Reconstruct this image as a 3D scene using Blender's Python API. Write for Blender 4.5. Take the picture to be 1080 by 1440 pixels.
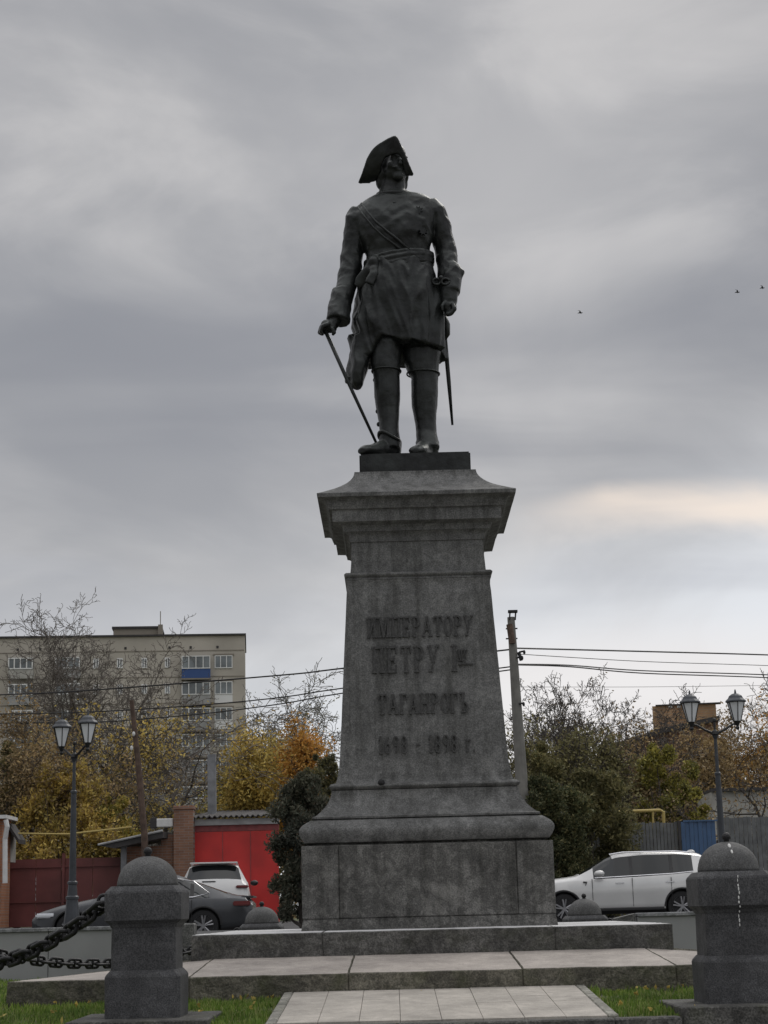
import bpy, bmesh, math, random
from mathutils import Vector, Matrix, noise
R = math.radians
for o in list(bpy.data.objects): bpy.data.objects.remove(o)
scene = bpy.context.scene
COL = scene.collection
# ------------------------------------------------------------------ camera
FPX, PITCH, ROLL, CZ = 2480.0, math.atan((1283-720)/2480.0), 0.025, 0.74
_F = Vector((0, math.cos(PITCH), math.sin(PITCH))); _R = Vector((1, 0, 0)); _U = Vector((0, -math.sin(PITCH), math.cos(PITCH)))
CR = _R*math.cos(ROLL) - _U*math.sin(ROLL); CU = _R*math.sin(ROLL) + _U*math.cos(ROLL)
cam_d = bpy.data.cameras.new('camera'); cam = bpy.data.objects.new('camera', cam_d); COL.objects.link(cam)
m = Matrix.Identity(4)
for i in range(3):
    m[i][0] = CR[i]; m[i][1] = CU[i]; m[i][2] = -_F[i]
m[0][3], m[1][3], m[2][3] = 0, 0, CZ
cam.matrix_world = m
cam_d.sensor_fit = 'VERTICAL'; cam_d.sensor_height = 24; cam_d.lens = FPX/1440*24
cam_d.clip_start = 0.1; cam_d.clip_end = 4000
scene.camera = cam
scene.render.resolution_x = 768; scene.render.resolution_y = 1024
# ------------------------------------------------------------------ world (overcast sky) + sun
SUN_EL, SUN_AZ = R(42), R(28)          # azimuth from +Y towards +X
world = bpy.data.worlds.new("World"); scene.world = world; world.use_nodes = True
wn = world.node_tree; wn.nodes.clear(); WL = wn.links
def wnode(t, **k):
    n = wn.nodes.new(t)
    for a, b in k.items(): setattr(n, a, b)
    return n
def wmath(op, a, b=None, c=None, clamp=False):
    n = wnode('ShaderNodeMath', operation=op, use_clamp=clamp)
    for i, v in enumerate((a, b, c)):
        if v is None: continue
        if isinstance(v, (int, float)): n.inputs[i].default_value = v
        else: WL.new(v, n.inputs[i])
    return n.outputs[0]
def wsmooth(v, a, b):
    n = wnode('ShaderNodeMapRange', interpolation_type='SMOOTHSTEP')
    WL.new(v, n.inputs[0]); n.inputs[1].default_value = a; n.inputs[2].default_value = b
    return n.outputs[0]
def wmix(f, a, b, mode='MIX'):
    n = wnode('ShaderNodeMix', data_type='RGBA', blend_type=mode)
    for i, v in ((0, f), (6, a), (7, b)):
        if isinstance(v, (int, float)): n.inputs[i].default_value = v
        elif isinstance(v, tuple): n.inputs[i].default_value = (*v, 1)
        else: WL.new(v, n.inputs[i])
    return n.outputs[2]
tc = wnode('ShaderNodeTexCoord'); sep = wnode('ShaderNodeSeparateXYZ'); WL.new(tc.outputs['Generated'], sep.inputs[0])
X, Y, Z = sep.outputs
zc = wmath('MAXIMUM', Z, 0.0)
den = wmath('ADD', zc, 0.16)
cx = wmath('DIVIDE', X, den); cy = wmath('DIVIDE', Y, den)
comb = wnode('ShaderNodeCombineXYZ'); WL.new(cx, comb.inputs[0]); WL.new(cy, comb.inputs[1])
def wnoise(scale, detail, dist, off, stretch=(1, 1, 1), rough=.5, direct=False):
    mp = wnode('ShaderNodeMapping'); WL.new(tc.outputs['Generated'] if direct else comb.outputs[0], mp.inputs[0]); mp.inputs['Location'].default_value = off; mp.inputs['Scale'].default_value = stretch
    n = wnode('ShaderNodeTexNoise'); WL.new(mp.outputs[0], n.inputs['Vector'])
    n.inputs['Scale'].default_value = scale; n.inputs['Detail'].default_value = detail; n.inputs['Distortion'].default_value = dist; n.inputs['Roughness'].default_value = rough
    return n.outputs[0]
n1 = wnoise(1.1, 5, .6, (3.1, 1.7, 0), (1.25, .8, 1), .45)
n2 = wnoise(5.2, 6, .5, (7.7, 4.2, 1.3), (1, 1, 2.1), .52, True)
n3 = wnoise(1.7, 4, .3, (1.3, 9.1, 0), (.6, 1.6, 1), .5)
az = wmath('ARCTAN2', X, Y); el = wmath('ARCSINE', Z)
cloud = wmath('ADD', wmath('MULTIPLY', wsmooth(n1, .32, .68), .55), wmath('MULTIPLY', wsmooth(n2, .34, .68), .45))
sky_col = wmix(cloud, (.20, .203, .215), (.36, .353, .353))
# brighter, slightly warm thin patches high up
hi = wmath('MULTIPLY', wsmooth(el, R(18), R(22)), wsmooth(n2, .46, .68))
sky_col = wmix(wmath('MULTIPLY', hi, .35), sky_col, (.40, .39, .385))
# the cloud deck thins towards the horizon: paler, slightly blue, most of all to the right
elj = wmath('ADD', el, wmath('MULTIPLY', wmath('SUBTRACT', n1, .5), R(7)))
low = wmath('SUBTRACT', 1, wsmooth(wmath('SUBTRACT', elj, wmath('MULTIPLY', az, .16)), R(6), R(14)))
sky_col = wmix(wmath('MULTIPLY', low, wmath('ADD', .50, wmath('MULTIPLY', wsmooth(n2, .35, .65), .42))), sky_col, (.50, .515, .54))
# dark undersides of the cloud bank across 13..20 degrees
bank = wmath('MULTIPLY', wsmooth(elj, R(12.5), R(15.5)), wmath('SUBTRACT', 1, wsmooth(elj, R(17.5), R(22.5))))
bank = wmath('MULTIPLY', bank, wmath('ADD', .25, wmath('MULTIPLY', wsmooth(n3, .35, .6), .75)))
sky_col = wmix(wmath('MULTIPLY', bank, .62), sky_col, (.158, .163, .180))
b2_ = wmath('MULTIPLY', wsmooth(elj, R(8.2), R(9.6)), wmath('SUBTRACT', 1, wsmooth(elj, R(9.8), R(12.4))))
sky_col = wmix(wmath('MULTIPLY', wmath('MULTIPLY', b2_, wsmooth(n3, .42, .62)), .30), sky_col, (.27, .28, .31))
# warm break low on the right, where the sun stands behind the clouds
elw = wmath('ADD', el, wmath('MULTIPLY', wmath('SUBTRACT', n2, .5), R(3.4)))
br = wmath('MULTIPLY', wsmooth(elw, R(11.4), R(12.5)), wmath('SUBTRACT', 1, wsmooth(elw, R(12.6), R(13.5))))
br = wmath('MULTIPLY', br, wsmooth(az, R(3.5), R(8)))
sky_col = wmix(wmath('MULTIPLY', wmath('MULTIPLY', br, wmath('ADD', .45, wmath('MULTIPLY', wsmooth(n3, .38, .62), .55))), .75), sky_col, (.62, .53, .45))
br2 = wmath('MULTIPLY', wsmooth(elw, R(2), R(6)), wmath('SUBTRACT', 1, wsmooth(elw, R(7.5), R(10))))
br2 = wmath('MULTIPLY', br2, wsmooth(az, R(-1), R(5)))
sky_col = wmix(wmath('MULTIPLY', br2, .35), sky_col, (.60, .535, .49))
# an overcast sky grows brighter towards the zenith
up = wmath('ADD', 1, wmath('MULTIPLY', wsmooth(Z, .48, .95), 1.9))
upc = wnode('ShaderNodeCombineColor')
for i in range(3): WL.new(up, upc.inputs[i])
sky_col = wmix(1.0, sky_col, upc.outputs[0], 'MULTIPLY')
# below the horizon
sky_col = wmix(wsmooth(Z, -.002, -.03), sky_col, (.12, .12, .115))
nish = wnode('ShaderNodeTexSky', sky_type='NISHITA'); nish.sun_disc = False; nish.sun_elevation = SUN_EL; nish.sun_rotation = SUN_AZ
bg1 = wnode('ShaderNodeBackground'); WL.new(nish.outputs[0], bg1.inputs[0]); bg1.inputs[1].default_value = .05
bg2 = wnode('ShaderNodeBackground'); WL.new(sky_col, bg2.inputs[0]); bg2.inputs[1].default_value = 1.0
mx = wnode('ShaderNodeMixShader'); mx.inputs[0].default_value = .95; WL.new(bg1.outputs[0], mx.inputs[1]); WL.new(bg2.outputs[0], mx.inputs[2])
wo = wnode('ShaderNodeOutputWorld'); WL.new(mx.outputs[0], wo.inputs[0])
sd = bpy.data.lights.new('sun', 'SUN'); sd.energy = .5; sd.angle = R(25); sd.color = (1, .96, .9)
sun = bpy.data.objects.new('sun', sd); COL.objects.link(sun)
sv = Vector((math.sin(SUN_AZ)*math.cos(SUN_EL), math.cos(SUN_AZ)*math.cos(SUN_EL), math.sin(SUN_EL)))
sun.rotation_euler = sv.to_track_quat('Z', 'Y').to_euler()
vs = scene.view_settings; vs.view_transform = 'Standard'; vs.look = 'None'; vs.gamma = 1; vs.use_curve_mapping = False; vs.exposure = 0.72
# ------------------------------------------------------------------ helpers
def at(px, py, y):
    d = _F*FPX + CR*(px-540) - CU*(py-720); t = y/d.y
    return Vector((d.x*t, y, CZ+d.z*t))
def tag(o, label=None, cat=None, group=None, kind=None):
    if label: o['label'] = label
    if cat: o['category'] = cat
    if group: o['group'] = group
    if kind: o['kind'] = kind
    return o
def empty(name, loc, label, cat, group=None, rz=0):
    o = bpy.data.objects.new(name, None); COL.objects.link(o); o.location = loc; o.rotation_euler = (0, 0, rz)
    o.empty_display_size = .2
    return tag(o, label, cat, group)
def link(name, me, parent=None):
    o = bpy.data.objects.new(name, me); COL.objects.link(o)
    if parent is not None: o.parent = parent
    return o
class MB:
    """collects geometry; build() links it as one mesh object"""
    def __init__(s): s.v = []; s.f = []; s.mi = []
    def add(s, vs, fs, mi=0):
        b = len(s.v); s.v.extend([tuple(v) for v in vs]); s.f.extend([tuple(i+b for i in f) for f in fs]); s.mi.extend([mi]*len(fs)); return s
    def box(s, x0, y0, z0, x1, y1, z1, M=None, mi=0):
        vs = [Vector(p) for p in ((x0,y0,z0),(x1,y0,z0),(x1,y1,z0),(x0,y1,z0),(x0,y0,z1),(x1,y0,z1),(x1,y1,z1),(x0,y1,z1))]
        if M is not None: vs = [M @ v for v in vs]
        return s.add(vs, [(0,3,2,1),(4,5,6,7),(0,1,5,4),(1,2,6,5),(2,3,7,6),(3,0,4,7)], mi)
    def rings(s, rings, cap=True, mi=0, close=True):
        n = len(rings[0]); vs = [p for r in rings for p in r]; fs = []
        for i in range(len(rings)-1):
            for j in range(n if close else n-1):
                k = (j+1) % n; fs.append((i*n+j, i*n+k, (i+1)*n+k, (i+1)*n+j))
        if cap: fs.append(tuple(range(n-1, -1, -1))); fs.append(tuple((len(rings)-1)*n+j for j in range(n)))
        return s.add(vs, fs, mi)
    def tube(s, pts, rad, n=8, mi=0, flat=None):
        pts = [Vector(p) for p in pts]
        if isinstance(rad, (int, float)): rad = [rad]*len(pts)
        t = (pts[1]-pts[0]).normalized(); up = Vector((0, 0, 1)) if abs(t.z) < .9 else Vector((0, 1, 0))
        a = t.cross(up).normalized(); rings = []
        for i, p in enumerate(pts):
            t = (pts[min(i+1, len(pts)-1)]-pts[max(i-1, 0)])
            if t.length < 1e-9: t = Vector((0, 0, 1))
            t.normalize(); a = (a - t*a.dot(t))
            if a.length < 1e-6: a = t.orthogonal()
            a.normalize(); b = t.cross(a)
            r = rad[i]; ra, rb = r if isinstance(r, tuple) else (r, r)
            if isinstance(r, tuple):     # (sideways radius, depth radius): side axis = perpendicular in xz
                sd_ = Vector((0, 1, 0)).cross(t); sd_ = sd_.normalized() if sd_.length > 1e-5 else a
                bb = t.cross(sd_)
                rings.append([p + sd_*ra*math.cos(q) + bb*rb*math.sin(q) for q in [2*math.pi*j/n for j in range(n)]])
            else:
                rings.append([p + a*ra*math.cos(q) + b*rb*math.sin(q) for q in [2*math.pi*j/n for j in range(n)]])
        return s.rings(rings, True, mi)
    def lathe(s, prof, n=24, c=(0, 0, 0), mi=0):
        rings = [[(c[0]+r*math.cos(2*math.pi*j/n), c[1]+r*math.sin(2*math.pi*j/n), c[2]+z) for j in range(n)] for r, z in prof]
        return s.rings(rings, True, mi)
    def ell(s, c, r, M=None, n=14, k=9, mi=0):
        c = Vector(c); rings = []
        for i in range(k+1):
            th = math.pi*(i+.15)/(k+.3) if 0 < i < k else (math.pi*.02 if i == 0 else math.pi*.98)
            rings.append([Vector((r[0]*math.sin(th)*math.cos(2*math.pi*j/n), r[1]*math.sin(th)*math.sin(2*math.pi*j/n), -r[2]*math.cos(th))) for j in range(n)])
        rings = [[c + ((M @ p) if M is not None else p) for p in rr] for rr in rings]
        return s.rings(rings, True, mi)
    def mesh(s, name, mats, smooth=False):
        me = bpy.data.meshes.new(name); me.from_pydata(s.v, [], s.f)
        if not isinstance(mats, (list, tuple)): mats = [mats]
        for q in mats: me.materials.append(q)
        if len(mats) > 1: me.polygons.foreach_set('material_index', s.mi)
        if smooth: me.polygons.foreach_set('use_smooth', [True]*len(me.polygons))
        me.update(); return me
    def build(s, name, mats, parent=None, smooth=False, bevel=0, seg=1):
        me = s.mesh(name, mats, smooth)
        if bevel:
            bm = bmesh.new(); bm.from_mesh(me)
            bmesh.ops.bevel(bm, geom=bm.edges[:], offset=bevel, segments=seg, affect='EDGES', clamp_overlap=True)
            bm.to_mesh(me); bm.free()
        return link(name, me, parent)
def recalc(me):
    bm = bmesh.new(); bm.from_mesh(me); bmesh.ops.recalc_face_normals(bm, faces=bm.faces[:]); bm.to_mesh(me); bm.free()
def remesh(mb, name, mat, voxel, parent, disp=None, smooth_it=1):
    me = mb.mesh(name+'_src', mat); recalc(me)
    o = bpy.data.objects.new('tmp', me); COL.objects.link(o)
    md = o.modifiers.new('r', 'REMESH'); md.mode = 'VOXEL'; md.voxel_size = voxel
    if smooth_it:
        ms = o.modifiers.new('s', 'SMOOTH'); ms.factor = .5; ms.iterations = smooth_it
    dg = bpy.context.evaluated_depsgraph_get(); ev = o.evaluated_get(dg)
    out = bpy.data.meshes.new_from_object(ev); bpy.data.objects.remove(o)
    if disp:
        nrm = [v.normal.copy() for v in out.vertices]
        for v, n_ in zip(out.vertices, nrm): v.co = v.co + n_*disp(v.co, n_)
    out.materials.clear(); out.materials.append(mat)
    out.polygons.foreach_set('use_smooth', [True]*len(out.polygons)); out.name = name; out.update()
    return link(name, out, parent)
# ------------------------------------------------------------------ materials
def newmat(name):
    m = bpy.data.materials.new(name); m.use_nodes = True; nt = m.node_tree; b = nt.nodes['Principled BSDF']; return m, nt, b
def simple(name, col, rough=.6, metal=0, spec=.5, var=.0, vscale=6, bump=0, bscale=40, trans=0):
    m, nt, b = newmat(name); b.inputs['Base Color'].default_value = (*col, 1); b.inputs['Roughness'].default_value = rough; b.inputs['Metallic'].default_value = metal
    b.inputs['Specular IOR Level'].default_value = spec
    if trans: b.inputs['Transmission Weight'].default_value = trans
    tcn = nt.nodes.new('ShaderNodeTexCoord')
    if var:
        n = nt.nodes.new('ShaderNodeTexNoise'); n.inputs['Scale'].default_value = vscale; n.inputs['Detail'].default_value = 6; nt.links.new(tcn.outputs['Object'], n.inputs[0])
        r = nt.nodes.new('ShaderNodeValToRGB'); r.color_ramp.elements[0].position = .3; r.color_ramp.elements[1].position = .7
        r.color_ramp.elements[0].color = (*[c*(1-var) for c in col], 1); r.color_ramp.elements[1].color = (*[min(1, c*(1+var)) for c in col], 1)
        nt.links.new(n.outputs[0], r.inputs[0]); nt.links.new(r.outputs[0], b.inputs['Base Color'])
    if bump:
        n = nt.nodes.new('ShaderNodeTexNoise'); n.inputs['Scale'].default_value = bscale; n.inputs['Detail'].default_value = 5; nt.links.new(tcn.outputs['Object'], n.inputs[0])
        bp = nt.nodes.new('ShaderNodeBump'); bp.inputs['Strength'].default_value = bump; bp.inputs['Distance'].default_value = .02
        nt.links.new(n.outputs[0], bp.inputs['Height']); nt.links.new(bp.outputs[0], b.inputs['Normal'])
    return m
def granite(name, dark, light, stain=(.5, .5, .5), rough=.75, speck=70, blotch=2.2, bump=.35, moss=0.0, stain_amt=.4, streak=False, bscale=14, pata=.8):
    m, nt, b = newmat(name); L = nt.links; N = nt.nodes.new
    tcn = N('ShaderNodeTexCoord'); v = tcn.outputs['Object']
    def nz(scale, det=5, rough_=.55, vec=None, dist=0):
        n = N('ShaderNodeTexNoise'); n.inputs['Scale'].default_value = scale; n.inputs['Detail'].default_value = det; n.inputs['Roughness'].default_value = rough_; n.inputs['Distortion'].default_value = dist
        L.new(vec or v, n.inputs[0]); return n.outputs[0]
    def ramp(f, a, c, ca, cb):
        r = N('ShaderNodeValToRGB'); r.color_ramp.elements[0].position = a; r.color_ramp.elements[1].position = c
        r.color_ramp.elements[0].color = (*ca, 1); r.color_ramp.elements[1].color = (*cb, 1); L.new(f, r.inputs[0]); return r.outputs[0]
    def mix(f, a, c, mode='MIX'):
        n = N('ShaderNodeMix'); n.data_type = 'RGBA'; n.blend_type = mode
        for i, q in ((0, f), (6, a), (7, c)):
            if isinstance(q, (int, float)): n.inputs[i].default_value = q
            elif isinstance(q, tuple): n.inputs[i].default_value = (*q, 1)
            else: L.new(q, n.inputs[i])
        return n.outputs[2]
    sp = nz(speck, 3, .7); base = ramp(sp, .38, .64, dark, light)
    pat = nz(9, 6, .65, None, 1.2); patc = ramp(pat, .44, .62, (.62,)*3, (1.35,)*3)
    base = mix(pata, base, patc, 'MULTIPLY')
    bl = nz(blotch, 5, .6); blc = ramp(bl, .34, .68, (1-stain_amt,)*3, (1+stain_amt*.6,)*3)
    base = mix(1.0, base, blc, 'MULTIPLY')
    if streak:
        mp = N('ShaderNodeMapping'); L.new(v, mp.inputs[0]); mp.inputs['Scale'].default_value = (6, 6, .35)
        st = nz(1.6, 5, .6, mp.outputs[0]); stc = ramp(st, .45, .66, (1.08, 1.08, 1.08), (.52, .52, .50)); base = mix(.8, base, stc, 'MULTIPLY')
        l1 = nz(3.2, 4, .6, None, .6); base = mix(mix(1.0, ramp(l1, .58, .74, (0,)*3, (.55,)*3), ramp(sp, .3, .6, (.4,)*3, (1,)*3), 'MULTIPLY'), base, tuple(min(1, c*1.7) for c in light))
    if moss:
        ms = nz(3.5, 6, .65); g = ramp(ms, .48, .68, (0,)*3, (moss,)*3); base = mix(g, base, (.075, .085, .035))
    L.new(base, b.inputs['Base Color']); b.inputs['Roughness'].default_value = rough; b.inputs['Specular IOR Level'].default_value = .35
    h1 = nz(bscale, 8, .7); bp = N('ShaderNodeBump'); bp.inputs['Strength'].default_value = bump; bp.inputs['Distance'].default_value = .03; L.new(h1, bp.inputs['Height'])
    L.new(bp.outputs[0], b.inputs['Normal'])
    return m
M = {}
M['ped'] = granite('pedestal_granite', (.085, .086, .085), (.182, .182, .177), streak=True, stain_amt=.2, speck=80, pata=.45, bump=.22)
M['plinth'] = granite('plinth_granite', (.075, .075, .072), (.175, .17, .158), streak=True, stain_amt=.35, bump=.6)
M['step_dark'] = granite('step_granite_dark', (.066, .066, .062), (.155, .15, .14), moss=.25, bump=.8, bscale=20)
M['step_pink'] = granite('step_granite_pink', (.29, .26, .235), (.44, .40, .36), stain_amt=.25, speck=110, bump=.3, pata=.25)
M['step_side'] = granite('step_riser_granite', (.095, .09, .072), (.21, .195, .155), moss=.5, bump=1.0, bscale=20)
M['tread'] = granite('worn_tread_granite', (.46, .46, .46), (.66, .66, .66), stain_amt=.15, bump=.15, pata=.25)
M['bollard'] = granite('bollard_granite', (.035, .036, .038), (.105, .105, .108), stain_amt=.3, bump=.25, speck=120, pata=.45)
M['bdome'] = granite('bollard_dome_granite', (.055, .056, .056), (.13, .13, .128), stain_amt=.35, bump=.25, speck=120, pata=.45)
M['kerb'] = granite('kerb_granite', (.05, .05, .046), (.15, .145, .135), moss=.3, bump=.8)
M['slab'] = granite('path_slab', (.33, .305, .27), (.44, .41, .365), stain_amt=.25, speck=120, bump=.2, pata=.25)
M['slabedge'] = granite('path_edging', (.20, .195, .17), (.33, .32, .28), moss=.35, bump=.4)
M['wall'] = simple('wall_panel', (.27, .275, .275), .8, var=.1, vscale=1.5, bump=.05)
M['wallcap'] = granite('wall_cap', (.17, .175, .18), (.27, .275, .28), stain_amt=.1)
M['wallend'] = granite('wall_end', (.08, .08, .078), (.2, .2, .19), stain_amt=.3)
M['iron'] = simple('black_iron', (.014, .014, .015), .5, .3, var=.3, bump=.3, bscale=90)
M['lampiron'] = simple('lamp_iron', (.045, .05, .058), .5, .2, var=.25, bump=.1)
M['lampdark'] = simple('lamp_dark_iron', (.02, .02, .02), .5, .2)
M['opal'] = simple('frosted_pane', (.72, .74, .76), .35)
M['asphalt'] = simple('asphalt', (.05, .05, .051), .9, var=.2, vscale=3, bump=.3, bscale=200)
M['paving'] = simple('plaza_paving', (.2, .195, .185), .85, var=.15, vscale=2, bump=.2)
M['soil'] = simple('ground_soil', (.075, .085, .035), .95, var=.4, vscale=5, bump=.4)
def leafmat(name, cols, rough=.6, transl=.25):
    m, nt, b = newmat(name); L = nt.links
    g = nt.nodes.new('ShaderNodeNewGeometry'); r = nt.nodes.new('ShaderNodeValToRGB'); L.new(g.outputs['Random Per Island'], r.inputs[0])
    els = r.color_ramp.elements
    for i, c in enumerate(cols):
        e = els[i] if i < 2 else els.new(i/(len(cols)-1)); e.position = i/(len(cols)-1); e.color = (*c, 1)
    for i, c in enumerate(cols): els[i].color = (*c, 1)
    tcn = nt.nodes.new('ShaderNodeTexCoord'); n = nt.nodes.new('ShaderNodeTexNoise'); n.inputs['Scale'].default_value = .8; n.inputs['Detail'].default_value = 3; L.new(tcn.outputs['Object'], n.inputs[0])
    r2 = nt.nodes.new('ShaderNodeValToRGB'); r2.color_ramp.elements[0].position = .35; r2.color_ramp.elements[1].position = .65
    r2.color_ramp.elements[0].color = (.7, .72, .75, 1); r2.color_ramp.elements[1].color = (1.25, 1.2, 1.05, 1); L.new(n.outputs[0], r2.inputs[0])
    mx = nt.nodes.new('ShaderNodeMix'); mx.data_type = 'RGBA'; mx.blend_type = 'MULTIPLY'; mx.inputs[0].default_value = 1; L.new(r.outputs[0], mx.inputs[6]); L.new(r2.outputs[0], mx.inputs[7])
    L.new(mx.outputs[2], b.inputs['Base Color']); b.inputs['Roughness'].default_value = rough; b.inputs['Specular IOR Level'].default_value = .2
    tr = nt.nodes.new('ShaderNodeBsdfTranslucent'); L.new(mx.outputs[2], tr.inputs[0]); ms = nt.nodes.new('ShaderNodeMixShader'); ms.inputs[0].default_value = transl
    L.new(b.outputs[0], ms.inputs[1]); L.new(tr.outputs[0], ms.inputs[2]); L.new(ms.outputs[0], nt.nodes['Material Output'].inputs[0])
    return m
M['grass'] = leafmat('grass_blades', [(.07, .12, .025), (.13, .22, .04), (.19, .29, .06), (.32, .32, .14)], .5)
M['leaf_gold'] = leafmat('leaf_gold', [(.32, .23, .07), (.52, .39, .11), (.62, .48, .15), (.40, .34, .12)])
M['leaf_orange'] = leafmat('leaf_orange', [(.30, .15, .04), (.52, .27, .07), (.60, .36, .10), (.38, .24, .07)])
M['leaf_olive'] = leafmat('leaf_olive', [(.10, .10, .05), (.17, .16, .075), (.23, .21, .10), (.14, .125, .07)])
M['leaf_brown'] = leafmat('leaf_brown', [(.17, .12, .07), (.29, .205, .11), (.36, .27, .14), (.22, .17, .10)])
M['leaf_yellowgreen'] = leafmat('leaf_yellowgreen', [(.20, .18, .045), (.38, .34, .08), (.30, .29, .08), (.17, .17, .06)])
M['leaf_juniper'] = leafmat('leaf_juniper', [(.055, .063, .05), (.09, .10, .075), (.12, .125, .095), (.15, .14, .11)])
M['leaf_ever'] = leafmat('leaf_evergreen', [(.035, .045, .025), (.07, .085, .042), (.105, .115, .06), (.15, .145, .08)])
M['leaf_tips'] = leafmat('leaf_rusty_tips', [(.10, .065, .045), (.17, .11, .07), (.12, .09, .06)])
M['bark'] = simple('bark', (.12, .105, .09), .9, var=.35, vscale=5, bump=.5, bscale=15)
M['bark_dark'] = simple('bark_dark', (.075, .066, .058), .9, var=.3, vscale=5)
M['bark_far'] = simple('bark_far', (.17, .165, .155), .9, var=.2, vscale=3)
# ------------------------------------------------------------------ ground
def zstreet(y):
    pts = [(24.3, .50), (32, .50), (38, .33), (43, .36), (49, .55), (120, .5), (3000, .5)]
    for (a, za), (b, zb) in zip(pts, pts[1:]):
        if y <= b: return za+(zb-za)*max(0, (y-a))/(b-a)
    return .5
def zlawn(x, y):
    pts = [(12.1, .03), (14.3, .10), (17, .06), (20, .0), (24, -.02)]
    z = -.02
    for (a, za), (b, zb) in zip(pts, pts[1:]):
        if y <= b: z = za+(zb-za)*max(0, (y-a))/(b-a); break
    return z
mb = MB()
ys = [-600, -60, -5, 12.10, 12.12, 13, 14.3, 17, 20, 24.15, 24.17, 32, 38, 43, 49, 120, 600, 2500]
def zg(y): return -.86 if y <= 12.10 else (zlawn(0, y) if y <= 24.15 else zstreet(y)) - .012
xs = [-2500, -600, -100, -30, -10, -3, 3, 10, 30, 100, 600, 2500]
mb.add([(x, y, zg(y)) for y in ys for x in xs], [(j*len(xs)+i, j*len(xs)+i+1, (j+1)*len(xs)+i+1, (j+1)*len(xs)+i) for j in range(len(ys)-1) for i in range(len(xs)-1)])
tag(mb.build('ground', M['soil']), kind='structure')
def sheet(name, pts, mat):
    mb = MB(); mb.add(pts, [tuple(range(len(pts)))]); return tag(mb.build(name, mat), kind='structure')
mb = MB(); yy = [24.17, 32, 38, 43, 49, 60]
mb.add([(x, y, zstreet(y)+.002) for y in yy for x in (-60, 60)], [(2*i, 2*i+1, 2*i+3, 2*i+2) for i in range(len(yy)-1)])
tag(mb.build('street', M['asphalt']), kind='structure')
sheet('plaza', [(-40, -10, -.855), (40, -10, -.855), (40, 11.9, -.855), (-40, 11.9, -.855)], M['paving'])
# ------------------------------------------------------------------ stepped granite base of the monument
PX, PY = .32, 17.65
rng = random.Random(5)
def prism(poly_bot, poly_top, name, mats, parent, bevel=.012, topmat=1, rough=0):
    """stone block from 4 bottom and 4 top corners; slot 0 sides, slot 1 top; subdivided & roughened when rough"""
    me = bpy.data.meshes.new(name); bm = bmesh.new()
    b = [bm.verts.new(p) for p in poly_bot]; t = [bm.verts.new(p) for p in poly_top]; n = len(b)
    bm.faces.new(b[::-1]); ft = bm.faces.new(t); ft.material_index = topmat
    for i in range(n): bm.faces.new((b[i], b[(i+1) % n], t[(i+1) % n], t[i]))
    if bevel: bmesh.ops.bevel(bm, geom=bm.edges[:], offset=bevel, segments=1, affect='EDGES', material=0)
    if rough:
        ln = max((e.calc_length() for e in bm.edges))
        bmesh.ops.subdivide_edges(bm, edges=[e for e in bm.edges if e.calc_length() > .25], cuts=max(2, int(ln/.09)), use_grid_fill=True)
        for v in bm.verts:
            d = noise.noise_vector(v.co*6)*rough + noise.noise_vector(v.co*19)*rough*.5
            v.co += Vector((d.x*.5, d.y, d.z*.35))
    bm.to_mesh(me); bm.free()
    for q in mats: me.materials.append(q)
    return link(name, me, parent)
base = empty('stepped_base', (0, 0, 0), 'low stepped granite platform of worn slabs under the monument pedestal', 'steps')
# lower step: four sides of slabs, treads draining outward
H2, H1 = 3.37, 2.07
yf2 = PY-H2; yf1 = PY-H1
def z2o(y): return .28 - .018*(y-yf2)            # outer edge, settled to the rear
def z2i(y): return .385 - .014*(y-yf1)
def joint(px): return at(px, 1356, yf1-.6).x
fr = [PX-H2, -1.62, -.37, 1.00, 2.20, PX+H2]
g_ = .0015
for i in range(5):
    a, b = fr[i]+g_, fr[i+1]-g_
    # outer tops and inner tops (inner joints splay slightly)
    fan = lambda x: PX+(x-PX)*(.97 if abs(x-PX) < 2.5 else 1)
    ia, ib = (fan(a), fan(b))
    if i == 0: ia = a
    if i == 4: ib = b
    dz = rng.uniform(-.006, .006)
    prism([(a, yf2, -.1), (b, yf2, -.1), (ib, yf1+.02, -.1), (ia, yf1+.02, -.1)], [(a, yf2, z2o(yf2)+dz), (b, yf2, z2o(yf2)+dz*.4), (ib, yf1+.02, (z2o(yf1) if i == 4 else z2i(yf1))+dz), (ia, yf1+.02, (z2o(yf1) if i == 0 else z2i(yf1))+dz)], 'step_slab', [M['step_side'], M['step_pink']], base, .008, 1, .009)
for sgn in (-1, 1):
    for k in range(4):
        y0 = yf1+.026+k*1.3; y1 = y0+1.29; xo = PX+sgn*H2; xi = PX+sgn*(H1-.02)
        if k == 3: y1 = PY+H2
        q = [(xo, y0), (xi, y0), (xi, y1), (xo, y1)] if sgn < 0 else [(xi, y0), (xo, y0), (xo, y1), (xi, y1)]
        zt = [(z2o(y) if abs(x-PX) > 3 else z2i(y)) for x, y in q]
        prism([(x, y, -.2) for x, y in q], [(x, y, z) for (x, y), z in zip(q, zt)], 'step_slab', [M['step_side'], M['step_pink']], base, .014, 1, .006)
prism([(PX-H1+.03, PY+H1, -.2), (PX+H1-.03, PY+H1, -.2), (PX+H1-.03, PY+H2, -.2), (PX-H1+.03, PY+H2, -.2)], [(PX-H1+.03, PY+H1, .33), (PX+H1-.03, PY+H1, .33), (PX+H1-.03, PY+H2, .2), (PX-H1+.03, PY+H2, .2)], 'step_slab', [M['step_side'], M['step_pink']], base)
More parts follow.
